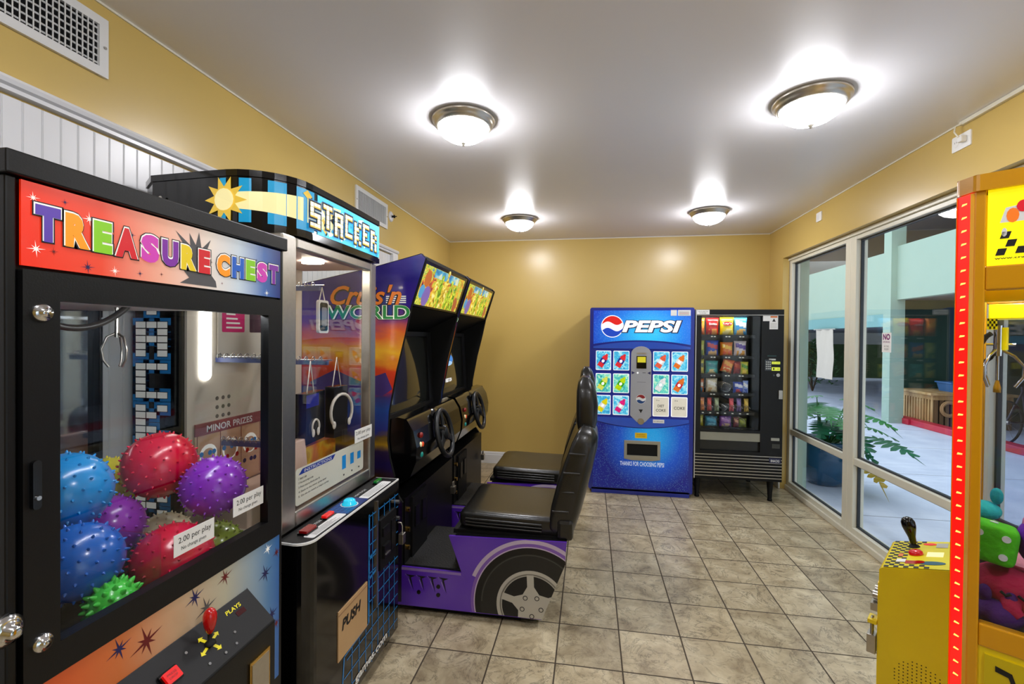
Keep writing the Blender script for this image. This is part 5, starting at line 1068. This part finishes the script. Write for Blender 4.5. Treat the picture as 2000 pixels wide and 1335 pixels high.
m.disc(.19, .10, .014, tp, .002, mat('steel_blue_print', (40, 95, 115), .4), 16, .028).rect(.175, .045, .20, .07, tp, .002, RED).rect(.165, .025, .19, .045, tp, .0024, WHITE).disc(.185, .074, .012, tp, .0024, RED, 12).rect(.12, .025, .145, .035, tp, .0024, mat('orange_print', (225, 120, 50), .4)).rect(.10, .085, .14, .12, tp, .002, SAND).disc(.03, .085, .01, tp, .002, mat('red_blob', (215, 20, 40), .4), 12, .015).rect(.02, .10, .06, .125, tp, .002, SIL)
m.build('control_print', k)
MB().lathe([(.016, 0), (.016, .006), (.012, .010), (0, .012)], tp @ Matrix.Translation((.12, .062, .002)), mat('crimson_button', (190, 10, 16), .25, emit=.15, coat=.4), 18).build('push_button', k)
m = MB(); jb = tp @ Vector((.055, .052, 0)); jd = Vector((-.012, .0, .10)) + MY.to_3x3() @ Vector((0, .012, 0)); jd.normalize(); JM = Matrix.Translation(jb) @ jd.to_track_quat('Z', 'Y').to_matrix().to_4x4()
m.lathe([(.015, 0), (.011, .006), (.006, .008), (.006, .02)], JM, BLACKM, 14); jo = m.build('joystick', k)
MB().lathe([(.0075, .012), (.009, .03), (.013, .045), (.0165, .06), (.0165, .072), (.012, .082), (.005, .086), (0, .0865)], JM, BLACKG, 20).build('joystick_grip', jo)
fK = MY @ frame((cx0, 0, 0), (0, -1, 0), (0, 0, 1)); m = MB()
for i in range(12):
    for j in range(12):
        u_, z_ = -.066 + (i - 5.5) * .0088, .635 + (j - 5.5) * .0088
        if math.hypot(i - 5.5, j - 5.5) < 5.8: m.disc(u_, z_, .0016, fK, .0006, INK, 6)
o = m.build('speaker_grille', k)
f9 = MY @ frame((cx0, cd_, 0), (-1, 0, 0), (0, 0, 1)); m = MB().plate(-.20, .55, -.03, .85, f9, 0, .006, BY); cdr = m.build('coin_door', k, .003)
MB().cyl(-.06, .80, .012, f9, .006, .02, STEEL, 14).cyl(-.10, .80, .012, f9, .006, .02, STEEL, 14).plate(-.075, .765, -.035, .785, f9, .006, .022, STEEL).build('lock', cdr)
MB().plate(-.06, .735, -.02, .745, f9, .006, .026, BY).build('hasp', cdr)
LM_ = lambda x, y_, z: tuple(MY @ Vector((x, y_, z)))
m = MB().tube([LM_(cx0 + .03, cd_ + .018, .70), LM_(cx0 + .03, cd_ + .018, .735), LM_(cx0 + .034, cd_ + .018, .745), LM_(cx0 + .044, cd_ + .018, .745), LM_(cx0 + .048, cd_ + .018, .735), LM_(cx0 + .048, cd_ + .018, .70)], .0035, STEEL, 8); lbox(m, cx0 + .022, cd_ + .008, .652, cx0 + .056, cd_ + .028, .702, STEEL); m.build('padlock', cdr, .003)
m = MB(); m.tube([tuple(MY @ Vector((.10, -.10, 1.655))), tuple(MY @ Vector((.46, -.10, 1.655)))], .007, mat('lit_crane_tube', (245, 248, 255), .4, emit=30), 8); m.build('light_tube', t)  # hidden tube, added to brighten the inside of this cabinet
# gantry, carriage and claw
m = MB(); lbox(m, .10, -.10, 1.60, .13, -.02, 1.64, YEL); lbox(m, .05, -.35, 1.585, .5, -.33, 1.605, STEEL); lbox(m, .15, -.04, 1.565, .18, -.03, 1.615, BY); m.build('gantry_rail', t)
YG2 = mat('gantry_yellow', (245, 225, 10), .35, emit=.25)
m = MB(); lbox(m, .22, -.14, 1.565, .32, -.045, 1.60, YG2); lbox(m, .25, -.06, 1.54, .30, -.042, 1.568, YG2); car_ = m.build('carriage', t, .002)
fG = MY @ frame((.249, -.042, 0), (0, -1, 0), (0, 0, 1)); m = MB()
for i in range(5):
    for j in range(4):
        if (i + j) % 2: m.rect(.001 + i * .0035, 1.541 + j * .0065, .0045 + i * .0035, 1.5475 + j * .0065, fG, .0006, INK)
m.build('checker_print', car_)
CL = (.27, -.062); m = MB().tube([LM_(CL[0], CL[1], 1.55), LM_(CL[0], CL[1], 1.475)], .0085, CHROME, 12).tube([LM_(CL[0], CL[1] - .012, 1.545), LM_(CL[0], CL[1] - .012, 1.49)], .006, YG2, 10)
m.tube([LM_(CL[0] - .02, CL[1], 1.505), LM_(CL[0] + .02, CL[1], 1.505)], .003, CHROME, 6).tube([LM_(CL[0], CL[1] - .03, 1.503), LM_(CL[0], CL[1] + .02, 1.503)], .003, CHROME, 6)
cw = m.build('claw', t)
for a_ in (.5, 2.6, 4.7):
    c_, s_ = math.cos(a_), math.sin(a_)
    MB().tube([LM_(CL[0] + r * c_, CL[1] + r * s_, z) for r, z in ((.006, 1.49), (.028, 1.475), (.045, 1.45), (.044, 1.425), (.03, 1.40))], .0035, CHROME, 8).build('claw_finger', cw)
m = MB().tube([LM_(CL[0], CL[1], 1.475), LM_(CL[0], CL[1], 1.415)], .0035, CHROME, 8).lathe([(.003, .03), (.007, .012), (.007, 0), (0, 0)], Matrix.Translation(LM_(CL[0], CL[1], 1.385)), mat('amber_tip', (215, 160, 20), .3), 10); m.build('plunger', cw)
m = MB().tube([LM_(.26 + .004 * i, -.05 + .028 * (i / 12) ** .6 * 1.2, 1.53 - .075 * (i / 12)) for i in range(13)], .006, mat('black_braided_cable', (20, 20, 20), .6, bump=1, scale=300), 8).tube([LM_(.26, -.035, 1.455), LM_(.262, -.05, 1.47), LM_(.266, -.058, 1.49)], .005, BLACKM, 8); m.build('cable', cw)
# plush toys
PG = 'plush toys in the yellow crane'
def fuzz(n, c): return mat('plush_' + n, c, .85, var=.18, bump=.6, scale=90)
o = thing('plush_dice', 'green plush dice with white dots near the corner post', 'plush toy', LM_(.10, -.055, 1.02), group=PG)
DM = MY @ Matrix.Translation((.115, -.056, 1.062)) @ Matrix.Rotation(.12, 4, 'X') @ Matrix.Rotation(.1, 4, 'Y')
m = MB().ball((0, 0, 0), .042, fuzz('green', (85, 205, 20)), 28, 18, DM, .32, .32); m.build('cube_body', o)
m = MB(); fD = DM @ frame((-.0425, 0, 0), (0, -1, 0), (0, 0, 1))
for a_ in (-1, 1):
    for b_ in (-1, 1): m.cyl(a_ * .021, b_ * .02, .0072, fD, -.002, .0012, fuzz('white', (240, 242, 240)), 14)
fD2 = DM @ frame((0, .0425, 0), (-1, 0, 0), (0, 0, 1)); m.cyl(0, 0, .0072, fD2, -.002, .0012, fuzz('white', (240, 242, 240)), 14)
fD3 = DM @ frame((0, 0, .0425), (1, 0, 0), (0, 1, 0)); m.cyl(.0, 0, .0072, fD3, -.002, .0012, fuzz('white', (240, 242, 240)), 14); m.build('dots', o)
o = thing('plush_octopus', 'crimson plush octopus with sleepy eyes under the green dice', 'plush toy', LM_(.15, -.085, .93), group=PG)
OM = MY @ Matrix.Translation((.13, -.088, .968)); m = MB().ball((0, 0, 0), (.06, .062, .042), fuzz('crimson', (190, 15, 70)), 26, 16, OM, .9, .9)
for i in range(6):
    a_ = 2 * PI * i / 6; m.tube([OM @ Vector((.045 * math.cos(a_), .045 * math.sin(a_), -.015)), OM @ Vector((.062 * math.cos(a_), .062 * math.sin(a_), -.03)), OM @ Vector((.068 * math.cos(a_ + .2), .066 * math.sin(a_ + .2), -.040))], [.02, .017, .011], fuzz('crimson', (190, 15, 70)), 8)
m.build('plush_body', o)
m = MB()
for y_ in (.0, -.026): m.tube([OM @ Vector((-.062, .016 + y_, .004)), OM @ Vector((-.0635, .008 + y_, -.002)), OM @ Vector((-.062, .0 + y_, .003))], .003, BLACKM, 6)
m.build('eye', o)
def blob(nm, label, x, y_, z, r, n, c, extra=None):
    o = thing(nm, label, 'plush toy', LM_(x, y_, z - r[2]), group=PG); B_ = MY @ Matrix.Translation((x, y_, z)); m = MB().ball((0, 0, 0), r, fuzz(n, c), 24, 14, B_); m.build('plush_body', o)
    if extra: extra(o, B_)
def ears(n, c):
    def f(o, B_):
        for s_ in (-1, 1): MB().ball((0, s_ * .02, .038), (.010, .012, .02), fuzz(n, c), 14, 8, B_).build('ear', o)
    return f
blob('plush_bear', 'bright purple plush toy standing right of the green dice', .13, -.135, 1.075, (.04, .042, .055), 'purple', (115, 15, 190), ears('pinkish', (225, 120, 190)))
blob('plush_fish', 'turquoise plush toy half hidden behind the green dice', .23, -.045, 1.10, (.035, .03, .022), 'turquoise', (40, 190, 195), ears('teal', (30, 170, 180)))
blob('plush_monster', 'dark violet plush toy at the bottom under the crimson octopus', .075, -.068, .918, (.032, .04, .03), 'violet', (75, 10, 110), ears('violet', (75, 10, 110)))
blob('plush_ball', 'red plush ball low at the right edge beside the octopus', .09, -.125, .945, (.025, .025, .025), 'red', (205, 30, 50))
blob('plush_cat', 'black plush toy at the floor of the yellow crane, behind the violet one', .20, -.06, .922, (.04, .045, .035), 'black', (28, 16, 34), ears('black', (28, 16, 34)))
blob('plush_pig', 'pale pink plush toy at the back of the yellow crane', .32, -.12, .94, (.055, .06, .05), 'rose', (230, 150, 170), ears('rose', (230, 150, 170)))

# ------------------------------------------------------------------ outside the windows
def concrete():
    m = bpy.data.materials.new('pale_concrete'); m.use_nodes = True; nt = m.node_tree; b = nt.nodes['Principled BSDF']; L = nt.links.new
    tc = nt.nodes.new('ShaderNodeTexCoord'); sp = nt.nodes.new('ShaderNodeSeparateXYZ'); L(tc.outputs['Object'], sp.inputs[0])
    n = nt.nodes.new('ShaderNodeTexNoise'); n.inputs['Scale'].default_value = 3; n.inputs['Detail'].default_value = 6; L(tc.outputs['Object'], n.inputs['Vector'])
    cr = nt.nodes.new('ShaderNodeValToRGB'); e = cr.color_ramp.elements; e[0].position = .3; e[1].position = .7; e[0].color = lin((198, 206, 228)); e[1].color = lin((220, 226, 244)); L(n.outputs['Fac'], cr.inputs[0])
    dv = nt.nodes.new('ShaderNodeMath'); dv.operation = 'PINGPONG'; dv.inputs[1].default_value = .75; L(sp.outputs[1], dv.inputs[0])
    gt = nt.nodes.new('ShaderNodeMath'); gt.operation = 'LESS_THAN'; gt.inputs[1].default_value = .006; L(dv.outputs[0], gt.inputs[0])
    mx = nt.nodes.new('ShaderNodeMix'); mx.data_type = 'RGBA'; L(gt.outputs[0], mx.inputs[0]); L(cr.outputs[0], mx.inputs[6]); mx.inputs[7].default_value = lin((120, 125, 140)); L(mx.outputs[2], b.inputs['Base Color']); b.inputs['Roughness'].default_value = .6
    return m
MINT = mat('mint_stucco', (156, 180, 166), .7, var=.04, scale=4, bump=.2); MINTD = mat('teal_stucco_band', (120, 165, 165), .7, var=.04, scale=4)
struct(MB().box(XW + .06, -6, -.14, 16, 24, -.02, concrete()), 'ground')
struct(MB().box(XW + .07, 5.10, -.02, XW + .15, 5.6, 3.2, MINT), 'pillar_1')
struct(MB().box(5.50, 9.66, -.02, 5.74, 9.88, 4.6, MINT), 'pillar_2')
struct(MB().box(5.60, -4, 2.27, 5.76, 9.86, 3.26, MINT), 'beam_1')
struct(MB().box(5.60, 9.86, 2.02, 5.76, 20, 3.20, MINT).box(5.57, 9.86, 1.78, 5.79, 20, 2.02, MINTD), 'beam_2')
struct(MB().box(5.76, -4, 2.30, 13, 10.36, 2.46, mat('grey_soffit', (120, 118, 124), .7)).box(5.79, 10.36, 1.80, 13, 20, 1.95, mat('grey_soffit', (120, 118, 124), .7)), 'slab_1')
struct(MB().box(5.6, -4, 4.6, 13, 20, 4.8, mat('grey_soffit', (120, 118, 124), .7)), 'slab_2')
struct(MB().box(12.8, -4, -.02, 13, 20, 4.6, mat('olive_grey_stucco', (108, 106, 84), .8)), 'wall_far')
struct(MB().box(5.9, 10.22, -.02, 12.8, 10.36, 2.3, mat('dark_green_stucco', (44, 74, 62), .6)), 'wall_shaded')
struct(MB().box(8.4, 3.0, -.02, 8.55, 10.2, 2.3, mat('dusk_violet_stucco', (70, 68, 92), .6)).box(8.3, 3.0, 1.0, 8.4, 10.2, 1.06, GREYP), 'wall_garage')
struct(MB().box(2.2, 21, -.02, 12.8, 21.2, 1.35, mat('hedge_green_wall', (64, 84, 48), .9, var=.5, scale=3)).box(2.2, 21, 1.35, 12.8, 21.2, 5.2, mat('distant_stucco', (150, 152, 150), .8)), 'wall_distant')
struct(MB().box(5.76, 3.0, -.02, 5.95, 9.5, .085, mat('red_curb_paint', (188, 34, 60), .5)).box(5.72, 9.5, -.02, 5.95, 9.95, .085, mat('red_curb_paint', (188, 34, 60), .5)), 'trim_4', .012)
# potted plant
pc = Vector((2.50, 5.46, -.02)); t = thing('potted_plant', 'big leafy plant in a dark blue glazed pot outside the far window', 'potted plant', pc)
GLZ = mat('blue_glazed_ceramic', (24, 78, 112), .15, var=.35, scale=8, coat=.8)
prof = [(a_ * .92, b_ * .95) for a_, b_ in [(0, 0), (.16, 0), (.185, .01), (.22, .07), (.262, .18), (.285, .30), (.288, .38), (.272, .44), (.262, .455), (.278, .465), (.285, .485), (.278, .50), (.258, .50), (.25, .46), (.24, .43), (0, .43)]]
pr2 = []
for (r0, z0), (r1, z1) in zip(prof, prof[1:]):
    k = 6 if .02 < z0 < .42 and r0 > .19 and z1 > z0 else 1
    for i in range(k): f = i / k; pr2.append((r0 + (r1 - r0) * f + (.0025 if (k > 1 and i % 2) else 0), z0 + (z1 - z0) * f))
pr2.append(prof[-1]); MB().lathe(pr2, Matrix.Translation(pc), GLZ, 44).build('pot', t)
MB().cyl(0, 0, .218, Matrix.Translation(pc), .405, .418, mat('potting_soil', (50, 38, 28), .9, bump=1, scale=60), 24).build('soil', t)
LGR = [mat('leaf_green', (52, 140, 62), .35, var=.25, scale=6), mat('leaf_deep_green', (30, 108, 72), .35, var=.25, scale=6), mat('leaf_yellowed', (190, 160, 50), .45, var=.2, scale=6)]
STM = mat('leaf_stalk', (70, 120, 60), .5)
def leaf(tip_dir, base, tip, size, mm, droop=.3):
    m = MB(); b_, p = Vector(base), Vector(tip); d = Vector(tip_dir).normalized(); sd = d.cross(Vector((0, 0, 1))).normalized(); nn = sd.cross(d).normalized()
    mid = (b_ + p) / 2 + Vector((0, 0, .10)); pts = [b_ * (1 - s_) ** 2 + mid * 2 * s_ * (1 - s_) + p * s_ ** 2 for s_ in [i / 9 for i in range(10)]]
    st_ = MB().tube(pts, [.010 - .006 * i / 9 for i in range(10)], STM, 6).build('stalk', t)
    rib = lambda s_: p + d * (s_ * size) + Vector((0, 0, -droop * size * s_ * s_))
    n = 7
    def lobe(s0, s1, ln, fwd, sg):
        a, c = rib(s0), rib(s1); o = rib((s0 + s1) / 2) + sd * sg * ln * size + d * fwd * size + Vector((0, 0, -.12 * ln * size)); q1 = a * .4 + o * .6 + (a - c) * .28; q2 = c * .4 + o * .6 + (c - a) * .28
        v = [a, q1, o, q2, c]; f = (0, 1, 2, 3, 4) if sg > 0 else (4, 3, 2, 1, 0); m.add(v, [f], mm, True); m.add([x - nn * .002 for x in v], [f[::-1]], mm, True)
    for i in range(n):
        s0 = -.18 + 1.1 * i / n; ln = .50 * math.sin(PI * min(1, (i + 1.6) / (n + 1.2))) + .12; fw_ = -.25 + .5 * i / n
        for sg in (1, -1): lobe(s0, s0 + 1.1 / n * .98, ln, fw_, sg)
    a, c, o = rib(.86), rib(1.08), rib(1.0); v = [rib(.84) + sd * .05 * size, rib(1.25), rib(.84) - sd * .05 * size]; m.add(v, [(0, 1, 2)], mm); m.add([x - nn * .002 for x in v], [(2, 1, 0)], mm)
    m.build('leaf', t)
top = pc + Vector((0, 0, .41))
for a_, r, h_, sz, k, dr_ in [(2.6, .08, .52, .20, 0, .2), (4.4, .18, .42, .24, 0, .3), (1.7, .12, .44, .22, 0, .4), (5.0, .30, .20, .26, 1, .5), (5.35, .50, .16, .30, 1, .25), (5.6, .36, .36, .24, 0, .4), (6.0, .38, .22, .24, 0, .4), (.4, .3, .34, .24, 0, .4), (1.1, .30, .22, .24, 1, .4), (5.2, .40, -.12, .20, 2, .8), (4.2, .20, .26, .22, 1, .5), (3.7, .14, .40, .20, 0, .4), (3.3, .06, .42, .18, 0, .4), (4.7, .12, .24, .22, 1, .4), (5.5, .22, .05, .24, 1, .6), (4.9, .24, .30, .24, 0, .4), (2.4, .05, .30, .18, 1, .4), (5.8, .2, .5, .22, 0, .3)]:
    dv = Vector((math.cos(a_), math.sin(a_), 0)); leaf(dv + Vector((0, 0, -.15)), top + dv * .05, top + dv * r + Vector((0, 0, h_)), sz, LGR[k], dr_)
# wooden counter, bin, rope, sheet, shrubs, bicycle
WD = noise_mat('weathered_pine', [(.3, (150, 112, 66)), (.5, (188, 150, 98)), (.7, (206, 172, 122))], 5, .6, 0, 4, 1, (1, 1, .15), 0); WDD = noise_mat('shaded_pine', [(.3, (84, 60, 38)), (.6, (120, 90, 56))], 5, .6, 0, 4, 1, (1, 1, .15), 0)  # second pine is darker: shade on the counter's side put into its colour
t = thing('wooden_counter', 'slatted wooden counter behind the red curb outside', 'counter', (6.5, 9.7, 0))
MB().box(5.90, 9.22, .555, 7.25, 10.12, .60, WD).box(5.965, 9.28, .47, 7.2, 10.06, .555, WD).build('counter_top', t, .006)
m = MB()
for i in range(11): m.box(5.97, 9.29 + i * .072, -.02, 5.99, 9.29 + i * .072 + .042, .47, WD)
m.build('slat_front', t); m = MB()
for i in range(14): m.box(6.0 + i * .086, 9.285, -.02, 6.0 + i * .086 + .06, 9.30, .47, WDD)
m.build('slat_side', t); MB().box(6.0, 9.31, -.02, 7.18, 10.04, .47, mat('shadow_board', (36, 28, 20), .8)).build('carcass', t)
t = thing('storage_bin', 'blue plastic bin standing on the wooden counter outside', 'bin', (6.62, 9.6, .60)); BB = mat('bin_blue', (60, 110, 170), .4)
MB().loft([[(6.62 + sx * a_, 9.6 + sy_ * b_, z) for sx, sy_ in ((-1, -1), (1, -1), (1, 1), (-1, 1))] for a_, b_, z in ((.24, .17, .60), (.27, .19, .75))], BB, False).build('bin_body', t, .01); MB().box(6.33, 9.395, .75, 6.91, 9.805, .775, BB).build('rim', t, .006)
t = thing('rope_coil', 'tan rope coil hanging on the dark side of the wooden counter', 'rope', (6.25, 9.25, .32)); m = MB()
for i in range(3): m.tube([(6.22 + (.10 + .018 * i) * math.cos(a_), 9.262 - .012 * (i % 2), .32 + (.10 + .018 * i) * math.sin(a_)) for a_ in [2 * PI * k / 24 for k in range(24)]], .014, mat('tan_rope', (176, 138, 96), .8, bump=1, scale=80), 8, True)
m.build('rope_loops', t)
t = thing('hanging_sheet', 'long white sheet hanging under the green beam outside the far window', 'sheet', (5.5, 12, .7)); v = []; nx, nz = 10, 14
for j in range(nz + 1):
    for i in range(nx + 1): v.append((5.50 + .02 * math.sin(i * 1.3 + j * .25), 11.72 + .78 * i / nx + .01 * math.sin(j * .8), .60 + 1.16 * j / nz))
F_ = [(j * (nx + 1) + i, j * (nx + 1) + i + 1, (j + 1) * (nx + 1) + i + 1, (j + 1) * (nx + 1) + i) for j in range(nz) for i in range(nx)]
m = MB().add(v, F_, mat('white_sheet_cloth', (205, 192, 178), .8, bump=.4, scale=20), True); m.add([(x + .006, y_, z) for x, y_, z in v], [f[::-1] for f in F_], MATS['white_sheet_cloth'], True); m.build('cloth', t)
MB().tube([(5.5, 11.6, 1.765), (5.5, 12.62, 1.765)], .016, STEEL, 8).build('hanging_rod', t)
def shrub(x, y_, w_, h_, c, label, n=420):
    o = thing('shrub', label, 'shrub', (x, y_, -.02), group='shrubs outside the windows'); m = MB(); mm = mat('shrub_%d_%d_%d' % c, c, .6, var=.4, scale=9)
    rnd = random.Random(int(x * 10 + y_ * 7))
    for i in range(n):
        u_, v_ = rnd.random() * 2 * PI, rnd.random(); r = w_ * (rnd.random() ** .5); z = h_ * (.12 + .88 * v_); r *= (1 - .5 * v_ ** 3); p = Vector((x + r * math.cos(u_), y_ + r * math.sin(u_), z)); a_, b_ = rnd.random() * 6.28, rnd.random() * 1.2 - .2; d = Vector((math.cos(a_) * math.cos(b_), math.sin(a_) * math.cos(b_), math.sin(b_))); s_ = d.cross(Vector((.1, .2, 1))).normalized(); L_ = .13 + .1 * rnd.random()
        m.add([p, p + d * L_ * .5 + s_ * L_ * .22, p + d * L_, p + d * L_ * .5 - s_ * L_ * .22], [(0, 1, 2, 3)], mm)
    m.build('foliage', o); m = MB()
    for i in range(5): a_ = i * 1.3; m.tube([(x, y_, -.02), (x + w_ * .4 * math.cos(a_), y_ + w_ * .4 * math.sin(a_), h_ * .7)], [.02, .008], mat('shrub_wood', (80, 60, 40), .8), 5)
    m.build('stem', o)
shrub(6.6, 15.2, .8, 1.5, (60, 96, 52), 'tall green hedge shrub right of the hanging sheet outside'); shrub(7.6, 18.5, .9, 1.4, (110, 120, 60), 'paler shrub far off left of the hanging sheet'); shrub(6.2, 16.6, .5, .5, (50, 84, 50), 'low dark shrub at the foot of the hanging sheet')
bo = Vector((6.62, 8.22, -.02)); t = thing('bicycle', 'dark bicycle parked outside, seen through the yellow crane glass', 'bicycle', bo); TY = mat('bicycle_tyre', (24, 24, 26), .7); FRM = mat('bicycle_frame', (60, 58, 70), .3, .4); R_ = .33
for nm, yy in (('wheel', .52), ('wheel', -.52)):
    c_ = bo + Vector((0, yy, R_)); m = MB().tube([c_ + Vector((0, R_ * .955 * math.cos(a_), R_ * .955 * math.sin(a_))) for a_ in [2 * PI * k / 32 for k in range(32)]], .016, TY, 8, True)
    for k in range(12): a_ = 2 * PI * k / 12; m.tube([c_, c_ + Vector((0, R_ * .93 * math.cos(a_), R_ * .93 * math.sin(a_)))], .002, STEEL, 4)
    m.cyl(0, 0, .03, Matrix.Translation(c_) @ Matrix.Rotation(PI / 2, 4, 'Y'), -.04, .04, STEEL, 10); m.build(nm, t)
B2 = lambda y_, z, x=0: bo + Vector((x, y_, z))
m = MB()
for a_, b_ in (((-.52, .33), (-.12, .30)), ((-.52, .33), (-.2, .78)), ((-.12, .30), (-.22, .86)), ((-.12, .30), (.34, .74)), ((-.2, .78), (.32, .80)), ((.52, .33), (.30, .92))): m.tube([B2(*a_), B2(*b_)], .015, FRM, 8)
m.build('frame', t); MB().tube([B2(.30, .92, -.26), B2(.34, .96, -.15), B2(.31, .94, 0), B2(.34, .96, .15), B2(.30, .92, .26)], .012, BLACKM, 8).build('handlebar', t); MB().ball(B2(-.24, .89), (.07, .13, .03), BLACKM, 16, 8).build('saddle', t); MB().tube([B2(-.12, .30, -.08), B2(-.02, .20, -.08)], .01, STEEL, 6).tube([B2(-.12, .30, .08), B2(-.22, .40, .08)], .01, STEEL, 6).build('crank', t)
t.rotation_euler.z = -1.2
# notice on the window glass
t = thing('window_notice', 'small white NO notice stuck on the big window pane', 'sign', (XW, 3.59, 1.5)); fN_ = FL(XW + .003)
m = MB().plate(-3.64, 1.43, -3.54, 1.565, fN_, -.0005, .0005, lab).text('NO', -3.628, 1.515, .076, .042, fN_, .001, mat('purple_notice_ink', (120, 30, 110), .5), .04).text('SMOKING', -3.628, 1.495, .076, .013, fN_, .001, mat('purple_notice_ink', (120, 30, 110), .5)).text('IN THIS', -3.615, 1.465, .05, .012, fN_, .001, SILD).text('ROOM', -3.612, 1.445, .045, .013, fN_, .001, SILD); m.build('notice_paper', t)
